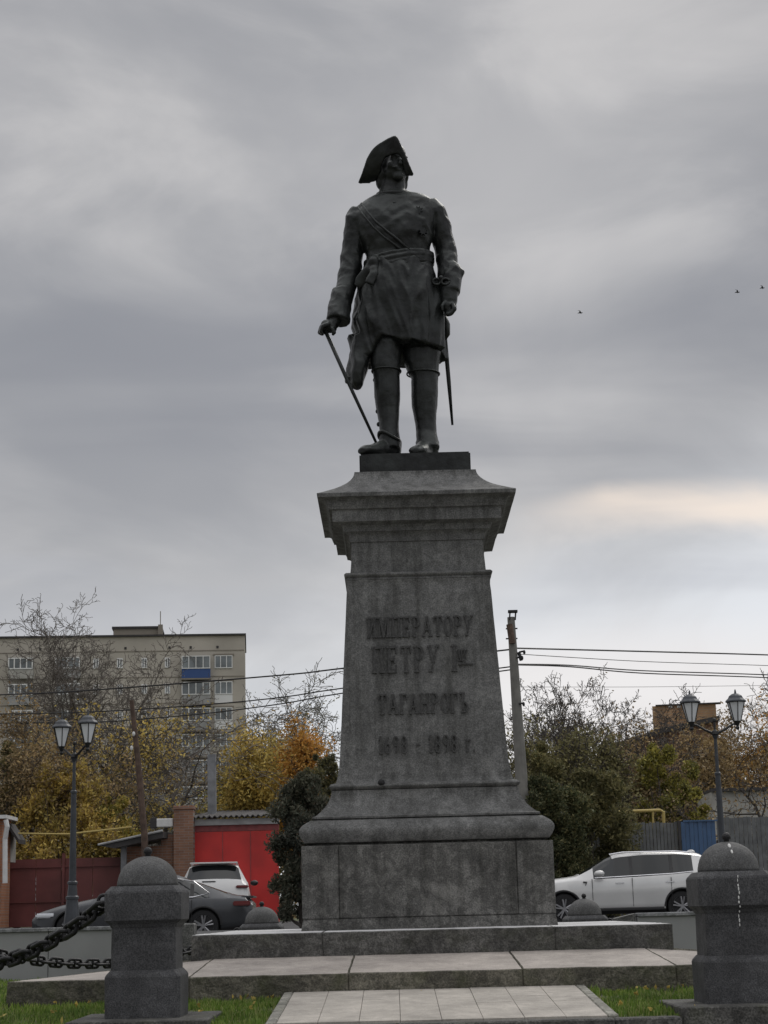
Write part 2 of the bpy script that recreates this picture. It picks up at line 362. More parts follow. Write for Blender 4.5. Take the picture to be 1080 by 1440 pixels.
# upper step: ring of dark blocks
fr = [PX-H1, -.62, 1.38, PX+H1]
zt1 = .587
for i in range(3):
    a, b = fr[i]+.001, fr[i+1]-.001
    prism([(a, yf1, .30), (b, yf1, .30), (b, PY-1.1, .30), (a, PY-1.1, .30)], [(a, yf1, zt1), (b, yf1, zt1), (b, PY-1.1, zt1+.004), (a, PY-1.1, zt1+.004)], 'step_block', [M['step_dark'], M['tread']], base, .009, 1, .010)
for sgn in (-1, 1):
    for y0, y1 in ((PY-1.09, PY+.5), (PY+.51, PY+H1)):
        a, b = sorted((PX+sgn*H1, PX+sgn*1.0))
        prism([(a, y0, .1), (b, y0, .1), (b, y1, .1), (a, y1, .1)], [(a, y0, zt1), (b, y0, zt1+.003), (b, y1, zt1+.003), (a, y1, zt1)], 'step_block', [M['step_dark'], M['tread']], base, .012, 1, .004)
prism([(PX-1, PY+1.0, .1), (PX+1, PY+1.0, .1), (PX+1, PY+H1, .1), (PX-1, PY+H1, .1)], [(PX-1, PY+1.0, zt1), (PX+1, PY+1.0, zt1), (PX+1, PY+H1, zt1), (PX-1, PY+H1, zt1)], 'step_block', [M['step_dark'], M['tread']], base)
# ------------------------------------------------------------------ pedestal
ped = empty('pedestal', (PX, PY, .59), 'tall tapering grey granite pedestal with raised inscription, carrying the statue', 'pedestal')
def sq(name, prof, mat, n=1, cyl=0, bevel=0, sub=0, rough=0):
    """square-plan moulding: prof = [(half width, z)] from bottom up, local to pedestal"""
    mb = MB(); rings = []
    for w, z in prof:
        pts = []
        cor = [(-w, -w), (w, -w), (w, w), (-w, w)]
        for i in range(4):
            x0, y0 = cor[i]; x1, y1 = cor[(i+1) % 4]; k_ = 14
            for j in range(k_): pts.append((x0+(x1-x0)*j/k_, y0+(y1-y0)*j/k_, z-.59))
        rings.append(pts)
    if rough:
        rings = [[tuple(Vector(p)+noise.noise_vector(Vector(p)*7)*rough) for p in r] for r in rings]
    mb.rings(rings); o = mb.build(name, mat, ped); return o
def arc(w0, z0, w1, z1, bulge, n=8):
    out = []
    for i in range(n+1):
        t = i/n; w = w0+(w1-w0)*t; z = z0+(z1-z0)*t; dx, dz = (w1-w0), (z1-z0); L_ = math.hypot(dx, dz) or 1
        s_ = math.sin(math.pi*t)*bulge; out.append((w+dz/L_*s_, z-dx/L_*s_))
    return out
sq('skirting', [(1.172, .575), (1.168, .60), (1.158, .66), (1.150, .692)], M['plinth'], rough=.004)
# plinth: recessed core, blocks with joints
mb = MB(); mb.box(-1.13, -1.13, .08, 1.13, 1.13, .765); mb.build('plinth_core', M['plinth'], ped)
jx = [-1.158, -.815, .815, 1.158]
def block(x0, y0, z0, x1, y1, z1, name, mat, bev=.008, rough=.0):
    mb = MB(); mb.box(x0, y0, z0, x1, y1, z1); return mb.build(name, mat, ped, bevel=bev)
for s_ in (-1, 1):
    for t_ in (-1, 1):
        a, b = sorted((s_*1.158, s_*.818)); c, d = sorted((t_*1.158, t_*.818)); block(a, c, .104, b, d, .762, 'plinth_block', M['plinth'])
for s_ in (-1, 1):
    c, d = sorted((s_*1.158, s_*.9)); block(-.814, c+ (.0), .106, .814, d, .760, 'plinth_panel', M['plinth']); block(c, -.814, .106, d, .814, .760, 'plinth_panel', M['plinth'])
sq('groove', [(1.06, 1.34), (1.06, 1.39)], M['plinth'])
sq('base_torus', [(1.05, 1.374), (1.115, 1.376)]+arc(1.130, 1.380, 1.092, 1.574, .066, 12)+[(1.07, 1.585), (1.02, 1.588)], M['ped'], rough=.0008)
sq('scotia', [(1.03, 1.586), (1.03, 1.598), (1.06, 1.600), (1.06, 1.616)]+[(.880+.176*(1-t)**2.0, 1.606+(1.868-1.606)*t) for t in [i/12 for i in range(1, 13)]], M['ped'], rough=.002)
sq('small_torus', [(.850, 1.864), (.850, 1.872)]+arc(.872, 1.874, .866, 1.934, .03, 8)+[(.85, 1.938)], M['ped'], rough=.0025)
def hwz(z):
    t = (z-1.985)/(3.905-1.985); return .808+(.697-.808)*t
sh = [(.845, 1.936), (.835, 1.955)]+[(hwz(1.975+i*.12)+(.018*math.exp(-i*1.6)), 1.975+i*.12) for i in range(16)]+[(.697, 3.84), (.699, 3.88), (.706, 3.91)]
sq('shaft', sh, M['ped'], rough=.0015)
sq('astragal', [(.69, 3.905)]+arc(.702, 3.91, .702, 3.925, .008, 4)+[(.697, 3.93), (.697, 3.938)]+arc(.705, 3.94, .705, 3.985, .02, 7)+[(.67, 3.99)], M['ped'], rough=.0015)
sq('neck', [(.668, 3.988)]+[(.664-.014*math.sin(math.pi*.5*t), 3.99+.25*t) for t in (0, .3, .6, 1)]+[(.648, 4.30)], M['ped'], rough=.001)
sq('bed_moulding', [(.645, 4.295), (.663, 4.30)]+arc(.663, 4.32, .70, 4.39, -.014, 6)+[(.72, 4.395), (.727, 4.43), (.74, 4.455)], M['ped'])
sq('frieze_band', [(.738, 4.452), (.826, 4.474), (.829, 4.59)], M['ped'], rough=.0015)
sq('cornice', [(.825, 4.588), (.862, 4.594), (.869, 4.618), (.874, 4.622), (.876, 4.634)]+arc(.88, 4.636, .928, 4.688, -.014, 6)+[(.938, 4.690), (.966, 4.694), (.970, 4.728), (.962, 4.736)], M['ped'], rough=.0015)
sq('attic', [(.958, 4.733)]+[(.605+.35*(1-t)**1.9, 4.737+.287*t) for t in [i/12 for i in range(13)]], M['ped'], rough=.003)
# chip in the small torus
mb = MB(); mb.ell((-.41, -.895, 1.345), (.035, .02, .03), n=7, k=5); mb.build('chip', M['iron'], ped)
# lettering: stroke-built slab serif capitals
M['letter'] = granite('letter_bronze', (.042, .042, .042), (.095, .095, .092), stain_amt=.3, bump=.3)
class Glyph:
    def __init__(s): s.mb = MB(); s.k = 0
    def poly(s, pts):
        s.k += 1; d = .026 + .0012*s.k
        n = len(pts); vs = [(x, -d, z) for x, z in pts]+[(x, .008, z) for x, z in pts]
        s.mb.add(vs, [tuple(range(n)), tuple(range(2*n-1, n-1, -1))]+[((i+1) % n, i, n+i, n+(i+1) % n) for i in range(n)])
    def rect(s, x0, z0, x1, z1): s.poly([(x0, z0), (x1, z0), (x1, z1), (x0, z1)])
    def stem(s, x, z0=0, z1=1, t=.2, sf=.34):
        s.rect(x-t/2, z0, x+t/2, z1)
        if sf:
            s.rect(x-sf/2, z0, x+sf/2, z0+.08); s.rect(x-sf/2, z1-.08, x+sf/2, z1)
    def diag(s, p, q, t):
        s.poly([(p[0]-t/2, p[1]), (p[0]+t/2, p[1]), (q[0]+t/2, q[1]), (q[0]-t/2, q[1])])
    def ring(s, c, r, ti, a0=0, a1=360, n=14):
        """thick arc, ti = (thickness x, thickness z)"""
        for i in range(n):
            p, q = R(a0+(a1-a0)*i/n), R(a0+(a1-a0)*(i+1)/n)
            f = lambda a, k: (c[0]+(r[0]-k*ti[0])*math.cos(a), c[1]+(r[1]-k*ti[1])*math.sin(a))
            kk = s.k; s.poly([f(p, 0), f(q, 0), f(q, 1), f(p, 1)]); s.k = kk
        s.k += 1
def glyph(ch):
    g = Glyph(); w = .8
    if ch == 'И': g.stem(.15); g.stem(.65); g.diag((.2, .05), (.6, .95), .12); w = .8
    elif ch == 'М': g.stem(.12, t=.12); g.stem(.83); g.diag((.47, 0), (.2, 1), .2); g.diag((.47, 0), (.77, 1), .12); w = .98
    elif ch == 'П': g.stem(.15); g.stem(.65); g.rect(.2, .9, .6, 1.0); w = .8
    elif ch == 'Е': g.stem(.15); g.rect(.1, .0, .62, .09); g.rect(.1, .91, .62, 1); g.rect(.2, .45, .5, .54); g.rect(.55, 0, .62, .28); g.rect(.55, .72, .62, 1); g.rect(.45, .36, .5, .63); w = .68
    elif ch == 'Р': g.stem(.15); g.ring((.3, .73), (.34, .27), (.18, .08), -90, 90, 9); g.rect(.15, .92, .32, 1.0); g.rect(.15, .46, .32, .54); w = .68
    elif ch == 'А': g.diag((.12, 0), (.42, 1), .10); g.diag((.72, 0), (.42, 1), .2); g.rect(.22, .3, .62, .38); g.rect(0, 0, .26, .08); g.rect(.55, 0, .88, .08); w = .85
    elif ch == 'Т': g.stem(.37); g.rect(.02, .91, .72, 1); g.rect(.02, .7, .09, 1); g.rect(.65, .7, .72, 1); w = .72
    elif ch == 'О': g.ring((.38, .5), (.36, .51), (.17, .08), 0, 360, 20); w = .74
    elif ch == 'У': g.diag((.38, .35), (.12, 1), .2); g.diag((.22, .0), (.66, 1), .1); g.rect(0, .92, .28, 1); g.rect(.54, .92, .78, 1); g.rect(.1, 0, .32, .1); w = .76
    elif ch == 'Г': g.stem(.15); g.rect(.1, .91, .6, 1); g.rect(.53, .68, .6, 1); w = .62
    elif ch == 'Н': g.stem(.15); g.stem(.65); g.rect(.2, .45, .6, .54); w = .8
    elif ch == 'Ъ': g.stem(.3); g.rect(.02, .91, .3, 1); g.ring((.45, .26), (.3, .26), (.17, .08), -90, 90, 9); g.rect(.3, .0, .47, .08); g.rect(.3, .44, .47, .52); w = .78
    elif ch == 'I': g.stem(.17, sf=.36); w = .36
    elif ch == '1': g.stem(.22, sf=0); g.rect(.04, 0, .4, .08); g.diag((.06, .75), (.2, 1), .1); w = .44
    elif ch == '6': g.ring((.28, .3), (.28, .3), (.14, .08), 0, 360, 16); g.ring((.45, .42), (.45, .58), (.15, .08), 100, 190, 8); w = .6
    elif ch == '9': g.ring((.28, .7), (.28, .3), (.14, .08), 0, 360, 16); g.ring((.11, .58), (.45, .58), (.15, .08), -80, 10, 8); w = .6
    elif ch == '8': g.ring((.28, .26), (.28, .27), (.14, .08), 0, 360, 16); g.ring((.28, .75), (.23, .25), (.11, .08), 0, 360, 16); w = .6
    elif ch == '-': g.rect(.02, .42, .4, .52); w = .42
    elif ch == 'м': g.stem(.1, 0, .7, t=.1, sf=.2); g.stem(.6, 0, .7, t=.14, sf=.24); g.diag((.35, 0), (.13, .7), .13); g.diag((.35, 0), (.57, .7), .1); w = .76
    elif ch == 'у': g.diag((.3, .2), (.1, .7), .14); g.diag((.15, -.2), (.5, .7), .09); g.rect(0, .63, .22, .7); g.rect(.4, .63, .6, .7); w = .6
    elif ch == 'г': g.stem(.12, 0, .7, t=.14, sf=.26); g.rect(.1, .62, .45, .7); w = .5
    elif ch == '.': g.rect(.03, 0, .15, .12); w = .2
    return g, w
def text_line(txt, px0, px1, ytop, ybot, gap=.14, big=None):
    zt = at((px0+px1)/2, ytop, PY-hwz(3)).z; zb = at((px0+px1)/2, ybot, PY-hwz(3)).z
    w = hwz((zt+zb)/2); yface = PY-w
    A = at(px0, (ytop+ybot)/2, yface).x; B = at(px1, (ytop+ybot)/2, yface).x
    zt = at((px0+px1)/2, ytop, yface).z; zb = at((px0+px1)/2, ybot, yface).z; h = zt-zb
    gl = [(c, *glyph(c)) if c != ' ' else (' ', None, .45) for c in txt]
    tot = sum(x[2] for x in gl)+gap*(len(gl)-1); kx = (B-A)/tot; x = A
    tilt = math.atan((.808-.697)/1.92)
    for i, (c, g, w_) in enumerate(gl):
        if g:
            hh, z0 = h, zb
            if big and i == big: hh = h*1.15
            if c in 'му' : hh, z0 = h*.62, zb+h*.42
            kk = kx*(.62 if c in 'му' else 1)
            o = g.mb.build('letter', M['letter'], ped)
            o.location = (x-PX, yface-PY+.002, z0-.59)
            o.rotation_euler = (-tilt, 0, 0); o.scale = (kk, 1, hh)
        x += (w_*(.62 if c in 'му' else 1) + gap)*kx
    return A, B, zb, zt, yface
text_line('ИМПЕРАТОРУ', 516, 665, 867, 896)
text_line('ПЕТРУ I', 523, 643, 908, 946, .18)
A_ = text_line('му', 644, 665, 908, 946, .1)
mb = MB(); mb.box(A_[0]-PX, A_[4]-PY-.03, A_[2]+.075-.59, A_[1]-PX, A_[4]-PY, A_[2]+.088-.59); mb.build('underline', M['letter'], ped)
text_line('ТАГАНРОГЪ', 532, 659, 975, 1004)
text_line('1698 - 1898 г.', 532, 668, 1034, 1059, .16)
# ------------------------------------------------------------------ bronze statue
def bronze():
    m, nt, b = newmat('bronze_patina'); L = nt.links; N = nt.nodes.new
    tcn = N('ShaderNodeTexCoord'); n = N('ShaderNodeTexNoise'); n.inputs['Scale'].default_value = 3.5; n.inputs['Detail'].default_value = 8; n.inputs['Roughness'].default_value = .65; L.new(tcn.outputs['Object'], n.inputs[0])
    r = N('ShaderNodeValToRGB'); e = r.color_ramp.elements; e[0].position = .36; e[0].color = (.009, .0095, .010, 1); e[1].position = .70; e[1].color = (.034, .038, .037, 1); L.new(n.outputs[0], r.inputs[0])
    # light from above painted in: upward faces mixed paler
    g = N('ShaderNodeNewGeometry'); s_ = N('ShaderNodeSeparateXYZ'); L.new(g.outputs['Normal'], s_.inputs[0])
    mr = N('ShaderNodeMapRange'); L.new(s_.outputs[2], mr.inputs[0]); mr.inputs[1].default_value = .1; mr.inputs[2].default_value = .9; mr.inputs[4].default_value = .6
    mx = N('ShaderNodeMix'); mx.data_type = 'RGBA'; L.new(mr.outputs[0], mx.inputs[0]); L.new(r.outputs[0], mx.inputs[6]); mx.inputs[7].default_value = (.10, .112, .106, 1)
    L.new(mx.outputs[2], b.inputs['Base Color']); b.inputs['Metallic'].default_value = .5; b.inputs['Roughness'].default_value = .42
    n2_ = N('ShaderNodeTexNoise'); n2_.inputs['Scale'].default_value = 12; n2_.inputs['Detail'].default_value = 6; L.new(tcn.outputs['Object'], n2_.inputs[0])
    bp = N('ShaderNodeBump'); bp.inputs['Strength'].default_value = .5; bp.inputs['Distance'].default_value = .02; L.new(n2_.outputs[0], bp.inputs['Height']); L.new(bp.outputs[0], b.inputs['Normal'])
    return m
M['bronze'] = bronze()
SX = PX; SY = PY
stat = empty('statue', (SX, SY, 5.25), 'dark bronze statue of a man in tricorne hat and frock coat with cane and sword', 'statue')
def T(zx, zy, dy=0):      # detail view of the upper half -> statue-local point
    p = at(430+zx/4.5, 180+zy/4.5, SY+dy); return Vector((p.x-SX, dy, p.z-5.25))
def T2(zx, zy, dy=0):
    p = at(430+zx/4.5, 430+zy/4.5, SY+dy); return Vector((p.x-SX, dy, p.z-5.25))
U = .00166
def sec(TT, y, l, r, dy, ry, n=28, e=2.3, fold=None):
    """horizontal section from silhouette edges l, r"""
    a = TT(l, y, dy); b = TT(r, y, dy); c = (a+b)/2; rx = (b-a).length/2; out = []
    ax = (b-a).normalized()
    for j in range(n):
        q = 2*math.pi*j/n; cs, sn = math.cos(q), math.sin(q)
        k = 1 if fold is None else 1+fold(q, y)
        out.append(c + ax*(rx*k*math.copysign(abs(cs)**(2/e), cs)) + Vector((0, 1, 0))*(ry*k*math.copysign(abs(sn)**(2/e), sn)))
    return out
zsole = (T2(380, 942, -.44).z+T2(1000, 914, -.44).z)/2
fig = MB()
# torso
tor = [(405, 490, 615, 0, .10), (425, 455, 690, 0, .13), (440, 420, 770, 0, .16), (470, 370, 815, 0, .19), (510, 320, 830, 0, .21), (560, 300, 830, -.01, .235), (620, 310, 815, -.02, .25), (700, 340, 800, -.02, .25),
       (760, 365, 785, -.01, .24), (810, 385, 785, 0, .23), (860, 375, 800, 0, .24), (910, 360, 815, 0, .25), (980, 345, 830, 0, .26), (1100, 340, 850, 0, .26), (1250, 350, 850, 0, .24)]
fig.rings([sec(T, *t) for t in tor])
# neck and head
fig.tube([T(548, 440, 0), T(552, 385, -.02), T(558, 320, -.03)], [.175, .135, .12], 14)
hc = T(556, 250, -.05); HS = .465
HM = Matrix.Rotation(R(20), 3, 'Z') @ Matrix.Rotation(R(-2), 3, 'X')
def H(c, r, rot=None):
    Mx = HM if rot is None else HM @ rot
    fig.ell(hc + HM @ (Vector(c)*HS), [k*HS for k in r], Mx, 16, 10)
H((0, .04, .10), (.34, .42, .40)); H((0, -.10, -.18), (.27, .28, .26)); H((0, -.31, -.37), (.13, .12, .10)); H((0, -.26, -.05), (.25, .16, .28))
H((0, -.44, -.07), (.045, .09, .11), Matrix.Rotation(R(-18), 3, 'X')); H((0, -.48, -.12), (.07, .06, .045)); H((0, -.38, .10), (.23, .06, .045)); 
for s_ in (-1, 1):
    H((s_*.17, -.30, -.10), (.10, .10, .10)); H((s_*.12, -.37, .03), (.055, .04, .035)); H((s_*.09, -.41, -.19), (.09, .045, .03), Matrix.Rotation(R(s_*12), 3, 'Y'))
    H((s_*.31, .05, -.12), (.06 if s_ > 0 else .08, .14, .22)); H((s_*.28, .16, -.30), (.10, .16, .20))
H((0, -.41, -.25), (.09, .05, .025)); H((0, -.39, -.30), (.07, .05, .025)); H((0, .25, -.22), (.28, .20, .34))
# right arm (left of the picture), slightly away from the body, reaching the cane
fig.tube([T(345, 530, 0), T(318, 580, .0), T(312, 650, .02), T(305, 730, .03), T(293, 800, .03), T(285, 870, .02), T(268, 960, -.02), T(248, 1040, -.07), T(222, 1130, -.12), T(208, 1195, -.15)],
         [.10, .125, .118, .115, .118, .118, .108, .10, .098, .10], 16)
fig.tube([T(232, 1040, -.07), T(215, 1130, -.12), T(205, 1222, -.16)], [.112, .118, .122], 16)          # cuff
fig.tube([T(200, 1180, -.15), T(172, 1245, -.18)], [.065, .062], 12)
# hand on the knob of the cane
hp = T(140, 1262, -.20)
Mh = Matrix.Rotation(R(25), 3, 'Y')
fig.ell(T(146, 1255, -.20), (.085, .055, .062), Mh, 14, 9)
for k in range(4):
    y0 = -.265+.035*k
    fig.tube([T(150-6*k, 1240+4*k, y0), T(108-4*k, 1255+4*k, y0-.01), T(94-2*k, 1285+3*k, y0), T(112, 1306, y0+.01)], [.024, .023, .021, .017], 8)
fig.tube([T(165, 1270, -.24), T(180, 1296, -.25), T(166, 1312, -.23)], [.026, .023, .018], 8)
# left arm (right of the picture)
fig.tube([T(775, 480, 0), T(812, 530, 0), T(838, 600, .03), T(860, 680, .05), T(880, 750, .06), T(890, 810, .05), T(898, 880, .0), T(905, 960, -.05), T(905, 1050, -.08), T(905, 1110, -.10)],
         [.10, .125, .122, .118, .115, .115, .11, .11, .10, .08], 16)
fig.tube([T(910, 890, -.0), T(916, 960, -.05), T(912, 1040, -.08)], [.118, .122, .112], 16)
fig.tube([T(960, 900, -.03), T(985, 912, -.03), T(972, 1000, -.06)], [.03, .03, .02], 8)
fig.ell(T(905, 1125, -.12), (.078, .06, .09), None, 14, 9)
for k in range(4):
    y0 = -.20+.036*k
    fig.tube([T(925-4*k, 1110, y0), T(940-4*k, 1145, y0-.01), T(915-4*k, 1175, y0), T(888-3*k, 1180-3*k, y0+.01)], [.026, .025, .022, .018], 8)
fig.tube([T(880, 1100, -.17), T(862, 1130, -.19), T(868, 1158, -.19)], [.028, .025, .02], 8)
# legs
def leg(rows): fig.rings([sec(T2, y, l, r, dy, ry, 20, 2.1) for y, l, r, dy, ry in rows])
leg([(60, 420, 620, -.02, .17), (200, 410, 612, -.05, .165), (300, 408, 605, -.06, .155), (390, 412, 598, -.07, .145), (420, 424, 597, -.07, .14), (450, 428, 594, -.06, .14), (560, 432, 598, -.04, .15), (660, 446, 592, -.03, .135), (740, 462, 588, -.04, .12), (790, 468, 588, -.05, .12), (860, 465, 600, -.06, .13), (905, 470, 600, -.06, .13)])
leg([(60, 610, 860, .02, .17), (200, 612, 862, .02, .17), (300, 614, 856, .02, .165), (370, 622, 845, .02, .16), (425, 645, 840, .02, .15), (460, 668, 838, .02, .145), (560, 668, 836, .03, .15), (640, 672, 832, .04, .145), (740, 690, 824, .04, .12), (800, 698, 828, .03, .115), (860, 700, 842, .0, .125), (900, 696, 850, -.02, .13)])
# feet
def foot(x0, x1, y0, y1, zs):
    """boot from heel (x0, y0) to toe (x1, y1), sole on zs"""
    pts = []; rr_ = []
    for f, hgt, wd in ((0, .085, .085), (.2, .12, .092), (.45, .10, .088), (.7, .065, .10), (.9, .05, .085), (1, .03, .045)):
        pts.append(Vector((x0+(x1-x0)*f, y0+(y1-y0)*f, zs+hgt))); rr_.append((wd, hgt))
    rings = []
    d = Vector((x1-x0, y1-y0, 0)).normalized(); sd_ = Vector((-d.y, d.x, 0))
    for p, (wd, hg) in zip(pts, rr_): rings.append([p+sd_*wd*math.cos(2*math.pi*k/14)+Vector((0, 0, hg*math.sin(2*math.pi*k/14))) for k in range(14)])
    fig.rings(rings)
fl = T2(545, 900, 0); foot(fl.x+.02, T2(352, 900, -.45).x, .04, -.45, zsole)
frr = T2(770, 900, 0); foot(frr.x, frr.x-.13, .10, -.40, zsole)
fig.tube([T2(530, 860, -.03), Vector((T2(535, 900).x, -.02, zsole+.08))], [.13, .11], 14); fig.tube([T2(770, 860, 0), Vector((frr.x, .05, zsole+.08))], [.125, .11], 14)
def fdisp(p, n_):
    f1 = (.35-abs(noise.noise(Vector((p.x*4+p.z*1.6, p.y*5, p.z*4.0-abs(p.x)*3)))))*.020
    f2 = (.3-abs(noise.noise(Vector((p.x*10, p.y*10, p.z*11)))))*.010
    k = 1.0
    k *= 1 if p.z < 2.7 else max(.08, 1-(p.z-2.7)*3.6)
    if p.z < 1.25: k = .35
    # sleeve wrinkles
    w = 0
    if abs(p.x) > .42 and 1.6 < p.z < 2.9: w = .007*math.sin(p.z*34+3*noise.noise(p*4)+p.y*8)*max(0, noise.noise(p*3+Vector((9, 0, 0)))+.35)
    if abs(p.x) < .4 and 2.0 < p.z < 2.85 and p.y < 0:
        w = .007*math.sin((p.z*1.2+abs(p.x)*.8)*26+4*noise.noise(p*3))*max(0, noise.noise(p*2.4)+.2)
    return (f1+f2)*k+w
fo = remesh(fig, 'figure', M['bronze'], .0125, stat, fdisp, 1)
# skirts of the frock coat with deep vertical folds
ck = MB()
def fld(q, y):
    a = min(1, max(0, (y-900)/500)); return .05*a*math.sin(9*q+1.5*math.sin(3*q))+.03*a*math.sin(17*q+math.sin(5*q))
rows = [(860, 392, 792, 0, .255), (930, 375, 808, 0, .275), (1000, 335, 838, .0, .29), (1080, 325, 858, .0, .30), (1160, 310, 868, .02, .31), (1260, 288, 872, .03, .32)]
R1 = [sec(T, *r, n=64, fold=lambda q, y: fld(q, y)) for r in rows]
rows2 = [(190, 308, 876, .04, .33), (240, 318, 880, .05, .33)]
R2 = [sec(T2, *r, n=64, fold=lambda q, y: fld(q, 1400)) for r in rows2]
# hem: dips on the left (tail) and right
hem = []
for j in range(64):
    q = 2*math.pi*j/64; p = R2[-1][j].copy(); sx = math.cos(q)
    hx = 318+(880-318)*(sx+1)/2; front = math.sin(q) < 0
    if front: hy = 330 if hx < 400 else (330-115*(hx-400)/80 if hx < 480 else (215+45*(hx-480)/120 if hx < 600 else 262+30*(hx-600)/280))
    else: hy = 330
    zt = T2(600, hy).z; hem.append(Vector((p.x, p.y*1.0, zt)))
ck.rings(R1+R2[:1]+[[Vector((a.x, a.y, max(a.z, b.z+.03))) for a, b in zip(R2[1], hem)]]+[hem])
# long tail hanging beside the cane
ck.tube([T2(345, 200, -.05), T2(348, 300, -.06), T2(340, 380, -.08), T2(325, 440, -.09), T2(312, 490, -.09), T2(308, 520, -.08)], [(.075, .14), (.085, .13), (.085, .12), (.085, .11), (.07, .09), (.035, .06)], 14)
ck.tube([T2(290, 200, .05), T2(318, 290, .03), T2(300, 390, 0), T2(272, 470, -.05)], [(.04, .1), (.04, .1), (.05, .1), (.035, .06)], 12)
def cdisp(p, n_):
    a = min(1, max(0, (2.45-p.z)/.5)); sl = p.z*(1.6 if p.x < 0 else -.9)
    return (.35-abs(noise.noise(Vector((p.x*5.5+sl, p.y*4, p.z*1.1)))))*.055*(.45+.55*a)+(.3-abs(noise.noise(Vector((p.x*13+sl*2, p.y*9, p.z*3.5)))))*.022
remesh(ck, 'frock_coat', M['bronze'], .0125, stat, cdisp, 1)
# waist sash wrapped diagonally with knot and tails
ss = MB()
def waist(q, y, k=1.0):
    l, r = 378, 800; a = T(l, y, 0); b = T(r, y, 0); c = (a+b)/2; rx = (b-a).length/2*1.0*k
    return c+Vector((rx*math.cos(q), .256*k*math.sin(q), 0))
for base_y, tilt_, rr in ((835, -22, .026), (862, -32, .030), (892, -42, .026), (918, -52, .024)):
    pts = []
    for j in range(33):
        q = 2*math.pi*j/32; pts.append(waist(q, base_y+tilt_*math.cos(q)*(1 if math.sin(q) < 0 else 1)))
    ss.tube(pts, [rr*(1+.15*math.sin(j*2.3)) for j in range(33)], 10)
ss.ell(T(432, 850, -.22), (.06, .05, .075), None, 12, 8)
ss.tube([T(425, 850, -.22), T(395, 900, -.22), T(352, 965, -.17), T(325, 1005, -.15)], [(.05, .03), (.06, .03), (.07, .03), (.045, .02)], 12)
ss.tube([T(440, 860, -.22), T(430, 920, -.27), T(400, 985, -.28)], [(.04, .03), (.05, .03), (.05, .02)], 12)
remesh(ss, 'sash', M['bronze'], .011, stat, lambda p, n_: .006*noise.noise(p*16), 1)
# shoulder ribbon
rb = MB()
pts = [T(352, 478, -.12), T(390, 530, -.20), T(440, 590, -.245), T(510, 650, -.268), T(575, 700, -.272), T(660, 775, -.255)]
rb.tube(pts, [(.014, .014)]*len(pts), 8); rb.build('ribbon_edge', M['bronze'], stat, smooth=True)
rb = MB()
pts = [T(330, 500, -.12), T(372, 560, -.205), T(425, 625, -.24), T(495, 690, -.256), T(560, 735, -.258), T(640, 800, -.245)]
rb.tube(pts, [(.012, .012)]*len(pts), 8); rb.build('ribbon_edge', M['bronze'], stat, smooth=True)
# collar and neckcloth
cl = MB(); pts = []
for j in range(15):
    t = j/14; q = math.pi*(1+t); c = T(560, 425, 0)
    pts.append(c+Vector((.165*math.cos(q), .165*math.sin(q)*.9, -.035*math.sin(math.pi*t))))
cl.tube(pts, .036, 10); cl.tube([T(540, 465, -.17), T(560, 478, -.20), T(600, 470, -.19)], [.02, .028, .018], 8); cl.build('collar', M['bronze'], stat, smooth=True)
for zx, zy, rr, nm in ((712, 520, .05, 'star_badge'), (742, 655, .045, 'star_badge'), (568, 515, .02, 'button'), (572, 590, .013, 'button'), (574, 640, .013, 'button')):
    s = MB(); c = T(zx, zy, -.215 if zy < 560 else -.262)
    k = 16 if nm == 'star_badge' else 8
    ring = [[c+Vector((rr*(1 if j % 2 else .55 if nm == 'star_badge' else 1)*math.cos(2*math.pi*j/k), dy, rr*(1 if j % 2 else .55 if nm == 'star_badge' else 1)*math.sin(2*math.pi*j/k))) for j in range(k)] for dy in (0.03, -.012)]
    s.rings(ring); s.build(nm, M['bronze'], stat)
# coat pocket flap, boot tops
for TTp in ([(425, 430), (432, 445), (590, 440), (596, 425)],):
    pass
bt = MB()
for (l, r, y, dy, ry) in ((418, 602, 415, -.07, .155), (640, 846, 432, .02, .165)):
    ring = sec(T2, y, l, r, dy, ry, 28, 2.1); bt.tube(ring+[ring[0]], .009, 8)
bt.build('boot_top', M['bronze'], stat, smooth=True)
bt = MB()
for y in (470, 575, 668, 750): bt.ell(T2(436+ (y-470)*.085, y, -.03), (.02, .02, .026), None, 8, 6)
bt.build('boot_buckle', M['bronze'], stat, smooth=True)
bt = MB(); ring = sec(T2, 835, 462, 592, -.06, .14, 28, 2.1)
ring = [p+Vector((0, 0, -.03*math.cos(2*math.pi*j/28)+.02*math.sin(4*math.pi*j/28))) for j, p in enumerate(ring)]
bt.tube(ring+[ring[0]], .018, 8); bt.build('spur_strap', M['bronze'], stat, smooth=True)
# tricorne hat
ht = MB(); hx = T(558, 150, .0)
ht.ell(T(548, 180, -.02), (.14, .19, .135), HM, 20, 10)
front_in = [(428, 350, .03), (462, 305, -.09), (480, 240, -.19), (500, 192, -.25), (535, 172, -.285), (572, 164, -.30), (596, 173, -.30), (610, 206, -.28), (620, 252, -.24), (630, 305, -.17)]
front_out = [(342, 346, .03), (365, 285, -.07), (400, 190, -.17), (445, 125, -.24), (505, 86, -.30), (552, 62, -.34), (572, 64, -.34), (598, 118, -.33), (628, 185, -.29), (650, 243, -.25), (674, 297, -.17)]
back_out = [(345, 346, .05), (385, 250, .16), (430, 150, .24), (490, 110, .28), (552, 95, .30), (590, 125, .28), (618, 180, .24), (642, 240, .12), (672, 295, -.09)]
back_in = [(440, 335, .05), (470, 270, .12), (490, 215, .15), (520, 190, .17), (555, 180, .18), (590, 190, .17), (610, 215, .14), (630, 255, .05), (650, 300, -.07)]
